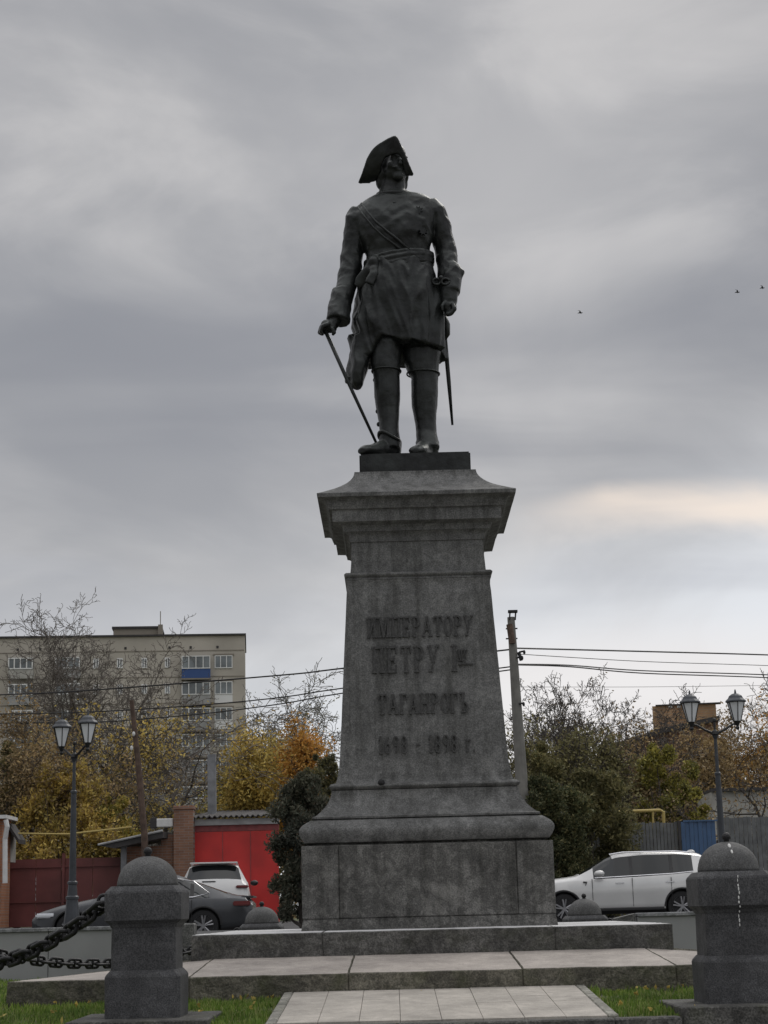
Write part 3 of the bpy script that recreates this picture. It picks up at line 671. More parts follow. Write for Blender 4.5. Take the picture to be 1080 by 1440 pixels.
def smoothpts(L_, n=32):
    P = [Vector(p) for p in L_]; out = []
    for i in range(n+1):
        t = i/n*(len(P)-1); k = min(int(t), len(P)-2); f = t-k
        p0, p1, p2, p3 = P[max(k-1, 0)], P[k], P[k+1], P[min(k+2, len(P)-1)]
        out.append(.5*((2*p1)+(p2-p0)*f+(2*p0-5*p1+4*p2-p3)*f*f+(3*p1-p0-3*p2+p3)*f**3))
    return out
for inn, outt in ((front_in, front_out), (back_in, back_out)):
    a = [T(*p) for p in smoothpts(inn)]; b = [T(*p) for p in smoothpts(outt)]; th = .024
    rings = []
    for p, q in zip(a, b):
        d = (q-p).normalized() if (q-p).length > 1e-4 else Vector((0, 0, 1))
        nn = Vector((d.z, 0, -d.x)).cross(d); nn = Vector((0, 1, 0))
        mid = (p+q)/2
        rings.append([p-nn*th, mid-nn*th*1.0, q-nn*th, q+nn*th, mid+nn*th, p+nn*th])
    ht.rings(rings)
    ht.tube(b, .02, 8)
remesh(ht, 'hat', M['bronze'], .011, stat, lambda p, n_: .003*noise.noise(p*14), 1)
# cane
cn = MB(); cn.tube([T2(120, 150, -.21), T2(262, 470, -.20), T2(446, 868, -.20)], [.021, .019, .014], 10); cn.ell(T2(112, 140, -.21), (.04, .04, .04), None, 10, 7)
cn.build('cane', M['bronze'], stat, smooth=True)
# sword
sw = MB(); sw.tube([T(855, 960, -.16), T(868, 1060, -.05), T(878, 1160, .05)], .02, 8)
sw.build('sword_hilt', M['bronze'], stat, smooth=True)
sw = MB()
for c_, rr in (((828, 972, -.17), .042), ((884, 972, -.18), .042)):
    c = T(*c_); ring = [c+Vector((rr*math.cos(2*math.pi*j/14), 0, rr*.8*math.sin(2*math.pi*j/14))) for j in range(15)]; sw.tube(ring, .014, 6)
sw.ell(T(856, 950, -.17), (.03, .03, .03), None, 8, 6); sw.build('sword_guard', M['bronze'], stat, smooth=True)
sw = MB(); sw.tube([T2(868, 90, .05), T2(880, 200, .08), T2(905, 480, .16), T2(928, 755, .24)], [(.03, .02), (.024, .016), (.022, .014), (.012, .01)], 10); sw.build('scabbard', M['bronze'], stat, smooth=True)
sw = MB(); sw.tube([T2(872, 60, .02), T2(890, 120, .03), T2(893, 180, .04), T2(880, 210, .05)], [(.03, .06), (.04, .07), (.035, .06), (.02, .03)], 10); sw.build('sword_knot', M['bronze'], stat, smooth=True)
# bronze plinth slab with worn edge
mb = MB(); mb.box(-.555, -.44, -.226, .565, .50, zsole)
o = mb.build('base_slab', M['bronze'], stat, bevel=.014, seg=2)
# ------------------------------------------------------------------ bollards and chains
def bsec(w, z, ch=.035):
    c = w-ch; return [(-c, -w, z), (c, -w, z), (w, -c, z), (w, c, z), (c, w, z), (-c, w, z), (-w, c, z), (-w, -c, z)]
def bollard(loc, label, rings_=(-1,)):
    t = empty('bollard', loc, label, 'bollard', 'granite bollards around the monument')
    b = MB(); b.rings([bsec(.256, 0, .02), bsec(.258, .27, .02), bsec(.252, .285, .02), bsec(.226, .315, .02)]); b.build('base_block', M['bollard'], t)
    b = MB(); b.rings([bsec(.222, .313, .02), bsec(.219, .60, .02)]); b.build('shaft', M['bollard'], t)
    b = MB(); b.rings([bsec(.222, .598, .02), bsec(.235, .622, .02), bsec(.262, .648, .022), bsec(.264, .83, .025), bsec(.258, .845, .03), bsec(.226, .878, .03)]); b.build('collar', M['bollard'], t)
    b = MB(); b.lathe([(.214, .876), (.213, .90)]+[(.21*math.cos(a), .90+.185*math.sin(a)) for a in [math.pi/2*i/10 for i in range(1, 10)]]+[(.02, 1.085)], 32); b.build('dome', M['bdome'], t, smooth=True)
    b = MB(); b.lathe([(.024, 1.075), (.02, 1.095), (.03, 1.108), (.031, 1.125), (.02, 1.142), (.006, 1.148)], 14); b.build('finial', M['iron'], t, smooth=True)
    for sg in rings_:
        b = MB(); b.tube([(sg*.25, 0, .80), (sg*.30, 0, .80)], .022, 8)
        ring = [(sg*.31+.035*math.cos(2*math.pi*j/12), 0, .79+.035*math.sin(2*math.pi*j/12)) for j in range(13)]; b.tube(ring, .013, 6); b.build('chain_ring', M['iron'], t, smooth=True)
    return t
def copy_tree(o, parent=None):
    c = o.copy(); COL.objects.link(c); c.parent = parent
    for ch in [x for x in o.children]: copy_tree(ch, c)
    return c
BL = [(-1.72, 12.62, .082), (2.35, 12.62, .082), (-1.66, 22.7, -.235), (2.39, 22.7, -.235)]
b0 = bollard(BL[0], 'dark granite bollard with domed top at left front, iron chain hanging from it')
b1 = bollard(BL[1], '', (1,)); b1['label'] = 'dark granite bollard with white bird droppings down its dome, right front'
b2 = copy_tree(b0); b2.location = BL[2]; b2['label'] = 'granite bollard dome showing behind the step between the parked cars and the pedestal, left'
b3 = copy_tree(b1); b3.location = BL[3]; b3['label'] = 'granite bollard dome showing behind the step in front of the silver car, right'
M['drop'] = simple('bird_dropping', (.62, .62, .6), .7)
d = MB()
for x, z0, z1, r_ in ((-.005, 1.03, 1.075, .011), (.0, .99, 1.03, .008)):
    yy_ = -.21*math.sqrt(max(0, 1-((z0+z1)/2-.90)**2/.185**2))
    d.ell((x, yy_-.002, (z0+z1)/2), (r_, .008, (z1-z0)/2), Matrix.Rotation(R(-50), 3, 'X'), 8, 6)
rr = random.Random(3); z = .84
while z > .50:
    h_ = rr.uniform(.008, .022); ww = .264 if z > .655 else .221+.043*max(0, (z-.60)/.055)
    d.ell((.012+rr.uniform(-.004, .004), -ww-.001, z), (rr.uniform(.003, .006), .003, h_/2+.004), None, 6, 5); z -= h_+rr.uniform(.004, .02)
tag(d.build('dropping', M['drop'], b1), kind='stuff')
def link_mesh():
    mb = MB(); L_, W_, r_ = .078, .046, .017; pts = []
    for j in range(12):
        a = math.pi*j/11-math.pi/2; pts.append((L_-.0+W_*math.cos(a)-.0, W_*math.sin(a), 0))
    for j in range(12):
        a = math.pi*j/11+math.pi/2; pts.append((-L_+W_*math.cos(a), W_*math.sin(a), 0))
    pts = [((x*.72 if abs(x) < .2 else x), y, z) for x, y, z in pts]; pts.append(pts[0])
    mb.tube(pts, r_, 8); mb.tube([(0, -W_, 0), (0, W_, 0)], [.017, .017], 8)
    return mb.mesh('link', M['iron'], True)
LM = link_mesh()
def chain(a, b, sag, label, zend_hidden=None):
    a, b = Vector(a), Vector(b); t = empty('chain', a, label, 'chain', 'iron chains between the bollards')
    N_ = 300; P = [a.lerp(b, i/N_)-Vector((0, 0, sag*4*(i/N_)*(1-i/N_))) for i in range(N_+1)]
    pitch = .128; acc = 0; last = P[0]; k = 0; nxt = pitch/2
    for p, q in zip(P, P[1:]):
        seg = (q-p).length
        while acc+seg >= nxt:
            f = (nxt-acc)/seg; c = p.lerp(q, f); d_ = (q-p).normalized()
            o = link('link', LM, t); rot = d_.to_track_quat('X', 'Z').to_matrix() @ Matrix.Rotation(R(90 if k % 2 else 0)+R(14), 3, 'X')
            mw = rot.to_4x4(); mw.translation = c-a; o.matrix_local = mw; k += 1; nxt += pitch
        acc += seg
    return t
VL = (-4.75, 15.55); VL2 = (-4.85, 19.65)
chain((BL[0][0]-.31, 12.62, .84), (VL[0], VL[1], .84), .44, 'heavy black stud link chain sagging from the front left bollard')
chain((VL2[0], VL2[1], .56), (BL[2][0]-.31, 22.7, .52), .30, 'thinner looking far black chain low in front of the grey wall at left')
chain((BL[1][0]+.31, 12.62, .84), (5.35, 15.55, .84), .44, 'black chain running right from the front right bollard')
for (x, y, z, lab) in ((VL[0]-.25, VL[1]+.05, .07, 'granite bollard outside the left edge holding the front chain'), (VL2[0]-.25, VL2[1]-.05, -.2, 'granite bollard outside the left edge holding the rear chain'), (5.65, 15.55, .07, 'granite bollard outside the right edge of the view')):
    c = copy_tree(b0); c.location = (x, y, z); c['label'] = lab
# pads and front kerb
for x, lab in ((-1.72, 'dark granite pad under the front left bollard'), (2.35, 'dark granite pad under the front right bollard')):
    m_ = MB(); m_.box(-.47, -.56, -.94, .47, .5, 0); o = m_.build('bollard_pad', M['kerb'], bevel=.008); o.location = (x, 12.62, .082); tag(o, lab, 'stone pad', 'pads under the front bollards')
kb = empty('kerb', (0, 12.0, 0), 'dark granite kerb along the front edge of the monument lawn and path', 'kerb')
kx = [-7, -5.6, -4.2, -3.2, -2.20, -1.24, 0.0, 1.43, 1.87, 2.83, 4.2, 5.6, 7]
for a, b in zip(kx, kx[1:]):
    if -2.3 < a and b < -1.2 or (a > 1.8 and b < 2.9): continue
    else: zt = .028
    m_ = MB(); m_.box(a+.004, -.02, -.86, b-.004, .14, zt); m_.build('kerb_stone', M['kerb'], kb, bevel=.01)
# path of small slabs
pth = empty('path', (0, 0, 0), 'pale stone slab path leading from the front kerb up to the steps', 'path')
def zpath(y): return .04+(.15-.04)*(y-12.15)/(14.27-12.15)
xl0, xl1 = -.80, -.78; xr0, xr1 = 1.40, 1.42
ncol = 8; rws = [12.15, 13.15, 14.27]
for i in range(ncol):
    ed = rws if i % 2 else [12.15, 12.80, 13.55, 14.27]
    for y0, y1 in zip(ed, ed[1:]):
        w = (xr0-xl0)/ncol; x0 = xl0+i*w; x1 = x0+w; dz = rng.uniform(-.0015, .0015); g2 = .0016
        prism([(x0+g2, y0+g2, -.1), (x1-g2, y0+g2, -.1), (x1-g2, y1-g2, -.1), (x0+g2, y1-g2, -.1)], [(x0+g2, y0+g2, zpath(y0)+dz), (x1-g2, y0+g2, zpath(y0)+dz), (x1-g2, y1-g2, zpath(y1)+dz), (x0+g2, y1-g2, zpath(y1)+dz)], 'paving_slab', [M['slab'], M['slab']], pth, .0016)
m_ = MB(); m_.add([(xl0, 12.14, zpath(12.14)-.016), (xr0, 12.14, zpath(12.14)-.016), (xr0, 14.27, zpath(14.27)-.016), (xl0, 14.27, zpath(14.27)-.016)], [(0, 1, 2, 3)]); m_.build('joint_bed', M['slabedge'], pth)
for a in (xl0-.075, xr0+.003):
    for j in range(3):
        y0 = 12.16+j*.70; y1 = y0+.695
        prism([(a, y0, -.1), (a+.072, y0, -.1), (a+.072, y1, -.1), (a, y1, -.1)], [(a, y0, zpath(y0)+.002), (a+.072, y0, zpath(y0)+.004), (a+.072, y1, zpath(y1)+.004), (a, y1, zpath(y1)+.002)], 'edging_stone', [M['slabedge'], M['slabedge']], pth, .008)
# grass
rg = random.Random(11); gv = []; gf = []
def blade(x, y, z, h, w):
    a = rg.uniform(0, 6.283); l = rg.uniform(0, .6)*h; b = rg.uniform(0, 6.283); n = len(gv)
    dx, dy = math.cos(a)*w, math.sin(a)*w; lx, ly = math.cos(b)*l, math.sin(b)*l
    gv.extend([(x-dx, y-dy, z), (x+dx, y+dy, z), (x+dx*.6+lx*.45, y+dy*.6+ly*.45, z+h*.6), (x-dx*.6+lx*.45, y-dy*.6+ly*.45, z+h*.6), (x+lx, y+ly, z+h*.95)])
    gf.extend([(n, n+1, n+2, n+3), (n+3, n+2, n+4)])
def patch(x0, x1, y0, y1, dens, hs, w):
    for _ in range(int((x1-x0)*(y1-y0)*dens)):
        x, y = rg.uniform(x0, x1), rg.uniform(y0, y1)
        if noise.noise(Vector((x*2.2, y*2.2, 0))) < -.35 and rg.random() < .7: continue
        if (abs(x+1.72) < .47 or abs(x-2.35) < .47) and y < 13.12: continue
        k = .75+.7*noise.noise(Vector((x*5, y*5, 3)))
        blade(x, y, zlawn(x, y)-.014, hs*k*rg.uniform(.6, 1.3), w)
patch(-4.3, -.885, 12.14, 14.27, 3200, .055, .0045); patch(1.485, 3.9, 12.14, 14.27, 3200, .062, .0045)
fallen = []
fl_ = random.Random(77)
for _ in range(150):
    x, y = fl_.choice([(fl_.uniform(-3.6, -.95), fl_.uniform(12.2, 14.2)), (fl_.uniform(1.5, 3.8), fl_.uniform(12.2, 14.2)), (fl_.uniform(-2.6, 3.0), fl_.uniform(14.1, 14.26))]); fallen.append((x, y, zlawn(x, y)+.03))
patch(-6.5, -3.07, 14.2, 24, 500, .06, .008); patch(3.72, 7, 14.2, 24, 350, .06, .008)
me = bpy.data.meshes.new('grass'); me.from_pydata(gv, [], gf); me.materials.append(M['grass']); tag(link('grass', me), 'short green lawn grass in front of the monument steps', 'grass', kind='stuff')
# ------------------------------------------------------------------ low walls behind the monument
def wall(x0, x1, label):
    t = empty('low_wall', (x0, 24.0, 0), label, 'wall'); L_ = x1-x0; n = max(1, round(L_/1.6))
    for i in range(n):
        a, b = L_*i/n, L_*(i+1)/n; m_ = MB(); m_.box(a+.004, 0, -.25, b-.004, .16, .60); m_.build('wall_panel', M['wall'], t, bevel=.005)
        m_ = MB(); m_.box(a+.003, -.03, .601, b-.003, .24, .652); m_.build('coping_stone', M['wallcap'], t, bevel=.008)
    return t
wl = wall(-11, -2.98, 'long low pale grey wall behind the left bollard with lamp post above')
m_ = MB(); m_.box(0, -.05, -.25, .32, .3, .665); o = m_.build('end_block', M['wallend'], wl, bevel=.02); o.location = (8.03, 0, 0)
wr = wall(3.22, 11, 'low pale grey wall at right behind the bollard, below the silver car')
m_ = MB(); m_.rings([[(-.02, .02, -.2), (-.02, .02, .645), (-.02, .26, .648), (-.02, .26, -.2)], [(-.30, .02, -.2), (-.30, .02, .585), (-.30, .26, .59), (-.30, .26, -.2)]]); m_.build('sloped_end_block', M['wallend'], wr)
st = empty('rear_stairs', (0, 24, 0), 'granite stairs between the low walls behind the monument', 'stairs')
for k in range(4):
    m_ = MB(); m_.box(-2.6, .0+k*.3-1.1, -.2, 2.9, .3+k*.3-1.1, .0+.12*(k+1)-.0); m_.build('stair_tread', M['step_dark'], st, bevel=.01)
# ------------------------------------------------------------------ lamp posts
def lamp(loc, arm, rz, label, H_=3.55):
    t = empty('lamp_post', loc, label, 'street lamp', 'twin lantern lamp posts', rz)
    m_ = MB(); m_.lathe([(.17, 0), (.17, .05), (.15, .07), (.10, .50), (.095, .56), (.11, .565), (.11, .60), (.085, .62), (.07, .80), (.085, .81), (.085, .84), (.062, .86)], 12); m_.build('post_base', M['lampiron'], t)
    m_ = MB(); m_.lathe([(.06, .85), (.045, 2.30), (.055, 2.31), (.055, 2.34), (.03, 2.36), (.027, H_-.72), (.05, H_-.66)], 12); m_.build('pole', M['lampiron'], t)
    jz = H_-.64
    m_ = MB(); m_.lathe([(.03, jz-.05), (.065, jz), (.05, jz+.05), (.02, jz+.08), (.018, jz+.20), (.03, jz+.22), (.03, jz+.25), (.01, jz+.27)], 10); m_.build('finial', M['lampdark'], t)
    for s_ in (-1, 1):
        m_ = MB(); m_.tube([(0, 0, jz), (s_*arm*.4, 0, jz+.07), (s_*arm*.8, 0, jz+.16), (s_*arm, 0, jz+.17)], [.028, .02, .018, .018], 8); m_.build('arm', M['lampdark'], t)
        lx = s_*arm; z0 = jz+.10
        m_ = MB(); m_.lathe([(.02, z0-.03), (.035, z0), (.022, z0+.03), (.05, z0+.09), (.058, z0+.11)], 8, (lx, 0, 0)); ln = m_.build('lantern', M['lampdark'], t)
        zb, zt = z0+.11, z0+.43
        def hexr(r_, z): return [(lx+r_*math.cos(R(60*j+30)), r_*math.sin(R(60*j+30)), z) for j in range(6)]
        a, b = hexr(.066, zb), hexr(.150, zt)
        for j in range(6):
            k = (j+1) % 6; g = MB(); ins = [Vector(a[j]).lerp(Vector(a[k]), .08), Vector(a[j]).lerp(Vector(a[k]), .92), Vector(b[j]).lerp(Vector(b[k]), .95), Vector(b[j]).lerp(Vector(b[k]), .05)]
            c = Vector((lx, 0, (zb+zt)/2)); g.rings([[c+(p-c)*.97 for p in ins], [c+(p-c)*.93 for p in ins]]); g.build('pane', M['opal'], ln)
            f_ = MB(); f_.tube([a[j], b[j]], .0085, 5); f_.build('glazing_bar', M['lampdark'], ln)
        f_ = MB(); f_.tube(b+[b[0]], .012, 5); f_.build('lantern_rim', M['lampdark'], ln)
        f_ = MB(); f_.lathe([(.178, zt), (.175, zt+.02), (.13, zt+.06), (.11, zt+.10), (.06, zt+.135), (.02, zt+.145), (.012, zt+.20), (.004, zt+.215)], 10, (lx, 0, 0)); f_.build('lantern_cap', M['lampiron'], ln)
    return t
lp = at(104, 1100, 30); lr = at(1010, 1100, 29.5)
lamp((lp.x, 30, .52), .39, R(-46), 'grey lamp post with two lanterns behind the low wall at left, before the golden shrubs')
lamp((lr.x, 29.5, .52), .385, R(2), 'dark lamp post with two lanterns rising behind the right bollard, before the blue gate', 3.62)
# ------------------------------------------------------------------ cars
M['car_white'] = simple('paint_silver_white', (.60, .60, .59), .2, .15, .6, var=.06, vscale=2)
M['car_white2'] = simple('paint_white', (.68, .68, .67), .3, 0, .6)
M['car_dark'] = simple('paint_graphite', (.05, .053, .058), .25, .3, .6)
M['car_glass'] = simple('car_glass', (.012, .015, .016), .03, 0, .5)
M['trim'] = simple('black_trim', (.015, .015, .016), .55)
M['tyre'] = simple('tyre', (.016, .016, .017), .85)
M['rim'] = simple('alloy_rim', (.26, .26, .27), .35, .7)
M['redlens'] = simple('red_lens', (.13, .012, .012), .2)
M['headlens'] = simple('head_lens', (.7, .72, .75), .12)
M['chrome'] = simple('chrome', (.6, .6, .62), .18, .9)
def interp(keys, s):
    for a, b in zip(keys, keys[1:]):
        if s <= b[0]:
            t = (s-a[0])/(b[0]-a[0]); return [a[i]+(b[i]-a[i])*t for i in range(1, len(a))]
    return list(keys[-1][1:])
def car(loc, rz, keys, Lc, W, wheels, wr_, paint, label, windows, scr, back, sills=True, kind='car'):
    """keys: (s from nose, z_bottom, z_belt, z_top, halfwidth factor low, half width top factor). Nose points to -X."""
    t = empty('parked_car', loc, label, 'car', None, rz)
    N_ = 60; ss_ = [Lc*i/N_ for i in range(N_+1)]; rows = []
    mats = [paint, M['car_glass'], M['trim']]
    hw_ = W/2
    for s in ss_:
        zb, zl, ztp, kl, kt = interp(keys, s)
        hl = hw_*kl; htp = hw_*kt
        mid = zb+(zl-zb)*.55
        prof = [(hl*.90, zb), (hl*.975, zb+.10), (hl*1.0, zb+.22), (hl*.985, mid), (hl*1.0, mid+.09), (hl*.955, zl-.03), (hl*.93, zl), (htp+(hl*.93-htp)*.08, zl+(ztp-zl)*.86), (htp*.88, zl+(ztp-zl)*.97), (htp*.5, ztp+.015), (0, ztp+.02)]
        rows.append([(s, -y, z) for y, z in prof]+[(s, y, z) for y, z in prof[-2::-1]])
    n = len(rows[0]); np_ = 11; vs_ = [p for r in rows for p in r]; fs = []; mi = []
    for i in range(N_):
        sm = (ss_[i]+ss_[i+1])/2
        for j in range(n-1):
            fs.append((i*n+j, (i+1)*n+j, (i+1)*n+j+1, i*n+j+1))
            jj = j if j < np_-1 else n-2-j       # mirrored row
            k = 0
            if jj == 6 and windows[0][0] <= sm <= windows[-1][1]: k = 1 if any(a <= sm <= b for a, b in windows) else 2
            if jj >= 7 and (scr[0] <= sm <= scr[1] or back[0] <= sm <= back[1]): k = 1
            if jj == 0 : k = 2
            mi.append(k)
        fs.append((i*n, i*n+n-1, (i+1)*n+n-1, (i+1)*n)); mi.append(2)
    fs.append(tuple(range(n))); mi.append(0); fs.append(tuple(N_*n+j for j in range(n-1, -1, -1))); mi.append(0)
    me = bpy.data.meshes.new('tmpbody'); me.from_pydata(vs_, [], fs)
    for q in mats: me.materials.append(q)
    me.polygons.foreach_set('material_index', mi); recalc(me)
    o = bpy.data.objects.new('tmpbody', me); COL.objects.link(o)
    cut = MB()
    for wx in wheels:
        cut.rings([[(wx+(wr_+.05)*math.cos(2*math.pi*j/24), y, wr_+.01+(wr_+.05)*math.sin(2*math.pi*j/24)) for j in range(24)] for y in (-hw_-.2, -hw_+.27)])
        cut.rings([[(wx+(wr_+.05)*math.cos(2*math.pi*j/24), y, wr_+.01+(wr_+.05)*math.sin(2*math.pi*j/24)) for j in range(24)] for y in (hw_-.27, hw_+.2)])
    cme = cut.mesh('cut', M['trim']); recalc(cme); co = bpy.data.objects.new('cut', cme); COL.objects.link(co)
    md = o.modifiers.new('b', 'BOOLEAN'); md.object = co; md.operation = 'DIFFERENCE'; md.solver = 'EXACT'
    try: md.material_mode = 'TRANSFER'
    except Exception: pass
    dg = bpy.context.evaluated_depsgraph_get(); out = bpy.data.meshes.new_from_object(o.evaluated_get(dg))
    bpy.data.objects.remove(o); bpy.data.objects.remove(co)
    # split glass into connected panes
    bm = bmesh.new(); bm.from_mesh(out); gl = [f for f in out.materials].index(M['car_glass'])
    faces = {f.index for f in bm.faces if f.material_index == gl}; bm.faces.ensure_lookup_table(); comps = []; seen = set()
    for fi in faces:
        if fi in seen: continue
        stack = [fi]; comp = []
        seen.add(fi)
        while stack:
            c = stack.pop(); comp.append(c)
            for e in bm.faces[c].edges:
                for g in e.link_faces:
                    if g.index in faces and g.index not in seen: seen.add(g.index); stack.append(g.index)
        comps.append(comp)
    # body
    for comp in comps:
        pts = []; ff = []; mp = {}
        for c in comp:
            idx = []
            for v in bm.faces[c].verts:
                if v.index not in mp: mp[v.index] = len(pts); pts.append(v.co - v.normal*.006)
                idx.append(mp[v.index])
            ff.append(tuple(idx))
        g = MB(); g.add(pts, ff); cxm = sum(p.x for p in pts)/len(pts); cym = sum(p.y for p in pts)/len(pts)
        nm = 'side_window' if abs(cym) > .3 else ('windscreen' if cxm < Lc*.5 else 'rear_window')
        g.build(nm, M['car_glass'], t, smooth=True)
    bmesh.ops.delete(bm, geom=[f for f in bm.faces if f.index in faces], context='FACES')
    me2 = bpy.data.meshes.new('body'); bm.to_mesh(me2); bm.free()
    for q in out.materials: me2.materials.append(q)
    body = link('body', me2, t)
    me2.polygons.foreach_set('use_smooth', [True]*len(me2.polygons))
    for e_ in ('set_sharp_from_angle',):
        try: me2.set_sharp_from_angle(angle=R(30))
        except Exception: pass
    # interior block so that glass reads dark but solid
    for wx in wheels:
        for sgn in (-1, 1):
            w = MB(); w.rings([[(wx+r_*math.cos(2*math.pi*j/28), sgn*(hw_-.02-dy), wr_+r_*math.sin(2*math.pi*j/28)) for j in range(28)] for r_, dy in ((wr_*.66, .0), (wr_*.95, 0), (wr_, .03), (wr_, .19), (wr_*.9, .22))])
            wo_ = w.build('wheel', M['tyre'], t)
            rm = MB()
            rm.rings([[(wx+r_*math.cos(2*math.pi*j/28), sgn*(hw_-.012-dy), wr_+r_*math.sin(2*math.pi*j/28)) for j in range(28)] for r_, dy in ((wr_*.63, .04), (wr_*.69, 0), (wr_*.69, .02))])
            for k in range(5):
                a = 2*math.pi*k/5+.3
                for da in (-.16, .16):
                    p0 = (wx+.05*math.cos(a+da), sgn*(hw_-.02), wr_+.05*math.sin(a+da)); p1 = (wx+wr_*.66*math.cos(a+da*1.1), sgn*(hw_-.01), wr_+wr_*.66*math.sin(a+da*1.1)); rm.tube([p0, p1], .024, 5)
            rm.rings([[(wx+.05*math.cos(2*math.pi*j/12), sgn*(hw_-.01-dy), wr_+.05*math.sin(2*math.pi*j/12)) for j in range(12)] for dy in (0, .03)])
            rm.build('rim', M['rim'], wo_)
            w = MB(); a0 = [(wx+(wr_+.055)*math.cos(math.pi*j/16), sgn*(hw_*.985), wr_+.01+(wr_+.055)*math.sin(math.pi*j/16)) for j in range(17)]; w.tube(a0, .025, 6); w.build('wheel_arch', M['trim'], t)
    return t, hw_
def part_box(t, name, mat, x0, y0, z0, x1, y1, z1, bev=.015):
    m_ = MB(); m_.box(min(x0, x1), min(y0, y1), z0, max(x0, x1), max(y0, y1), z1); return m_.build(name, mat, t, bevel=bev, seg=2)
# silver SUV, side on, nose left
suv_keys = [(0, .30, .68, .72, .78, .55), (.12, .26, .80, .86, .88, .66), (.45, .22, .90, .97, .96, .78), (1.0, .20, .96, 1.03, 1.0, .80), (1.22, .20, .98, 1.06, 1.0, .80), (1.9, .20, .99, 1.44, 1.0, .70), (2.15, .20, 1.00, 1.53, 1.0, .68), (2.7, .20, 1.02, 1.58, 1.0, .68), (3.5, .20, 1.06, 1.57, 1.0, .67), (4.05, .22, 1.12, 1.51, .98, .64), (4.25, .26, 1.12, 1.40, .97, .62), (4.45, .30, 1.02, 1.12, .95, .70), (4.55, .36, .90, .96, .90, .70)]
P_ = at(795, 1275, 41)
sx = P_.x-.90
t, h_ = car((sx, 41.9, .38), R(-1.5), suv_keys, 4.55, 1.84, (.90, 3.57), .335, M['car_white'], 'silver white crossover parked side on at right, partly behind the front right bollard', [(1.62, 2.42), (2.50, 3.30), (3.38, 3.86)], (1.26, 2.02), (4.14, 4.42))
for sgn in (-1,):
    for x in (2.08, 3.22): part_box(t, 'door_handle', M['chrome'], x, sgn*h_*.995, .87, x+.20, sgn*h_*.96-.04, .895, .008)
    m_ = MB(); m_.ell((1.72, sgn*(h_+.07), 1.10), (.12, .09, .075), None, 12, 8); m_.build('wing_mirror', M['car_white'], t, smooth=True)
    m_ = MB(); m_.tube([(1.35, sgn*h_*.99, .92), (1.43, sgn*h_*.99, .92), (1.40, sgn*h_*.985, .84)], [.02, .02, .005], 4); m_.build('fender_vent', M['trim'], t)
    m_ = MB(); m_.tube([(1.28, sgn*h_*1.0, .30), (3.15, sgn*h_*1.0, .30)], [(.04, .02)]*2, 6); m_.build('sill_trim', M['trim'], t)
    for x in (1.55, 2.46, 3.34): part_box(t, 'door_seam', M['trim'], x, sgn*h_*1.0, .36, x+.010, sgn*h_*.93, .99, 0)
    m_ = MB(); m_.tube([(2.0, sgn*.58, 1.53), (2.3, sgn*.585, 1.572), (3.5, sgn*.58, 1.57), (3.9, sgn*.57, 1.53)], .018, 6); m_.build('roof_rail', M['chrome'], t)
    part_box(t, 'headlight', M['headlens'], .10, sgn*h_*.78, .70, .42, sgn*h_*.98, .80)
    m_ = MB(); m_.tube([(1.62, sgn*h_*.935, 1.005), (3.4, sgn*h_*.935, 1.065), (3.86, sgn*h_*.93, 1.10)], .012, 5); m_.build('window_trim', M['chrome'], t)
m_ = MB(); m_.ell((3.95, 0, 1.56), (.10, .02, .05), None, 8, 6); m_.build('antenna_fin', M['car_white'], t, smooth=True)
part_box(t, 'tail_light', M['redlens'], 4.3, -h_*.96, .95, 4.50, -h_*.7, 1.08)
# dark fastback saloon, nose left
sed_keys = [(0, .26, .56, .60, .76, .5), (.15, .20, .64, .70, .90, .7), (.6, .16, .76, .83, .98, .78), (1.25, .15, .86, .95, 1.0, .80), (1.5, .15, .88, 1.0, 1.0, .78), (2.15, .15, .90, 1.36, 1.0, .64), (2.6, .15, .91, 1.44, 1.0, .62), (3.1, .15, .92, 1.42, 1.0, .61), (3.9, .16, .92, 1.13, .99, .60), (4.35, .20, .91, .97, .97, .68), (4.62, .24, .88, .94, .93, .70), (4.78, .34, .74, .79, .88, .68)]
q = at(40, 1290, 39); q2 = at(274, 1298, 39)
t, h_ = car((q.x+.02, 39.9, .22), R(1.5), sed_keys, 4.78, 1.84, (.88, 3.72), .335, M['car_dark'], 'dark graphite fastback saloon parked behind the low wall and left bollard, nose to the left', [(1.85, 2.62), (2.70, 3.42), (3.50, 3.80)], (1.54, 2.22), (3.3, 4.2))
for sgn in (-1,):
    for x in (2.25, 3.15): part_box(t, 'door_handle', M['chrome'], x, sgn*h_*.995, .78, x+.20, sgn*h_*.96-.04, .80, .008)
    m_ = MB(); m_.ell((1.98, sgn*(h_+.06), .99), (.11, .08, .065), None, 12, 8); m_.build('wing_mirror', M['car_dark'], t, smooth=True)
    m_ = MB(); m_.tube([(1.7, sgn*h_*.93, .915), (3.5, sgn*h_*.93, .945), (3.85, sgn*h_*.9, 1.02), (3.5, sgn*h_*.72, 1.28), (2.8, sgn*h_*.68, 1.40), (2.15, sgn*h_*.70, 1.33), (1.62, sgn*h_*.86, .98)], .014, 5); m_.build('window_trim', M['chrome'], t)
    part_box(t, 'headlight', M['headlens'], .10, sgn*h_*.72, .58, .52, sgn*h_*.97, .68, .03)
    part_box(t, 'tail_light', M['redlens'], 4.36, sgn*h_*.99, .74, 4.74, sgn*h_*.6, .84, .02)
    for x in (1.78, 2.66, 3.46): part_box(t, 'door_seam', M['trim'], x, sgn*h_*1.0, .3, x+.010, sgn*h_*.93, .89, 0)
part_box(t, 'rear_bumper', M['trim'], 4.5, -h_*.88, .30, 4.80, h_*.88, .48, .03)
part_box(t, 'boot_lip', M['car_dark'], 4.52, -h_*.72, .91, 4.80, h_*.72, .95, .012)
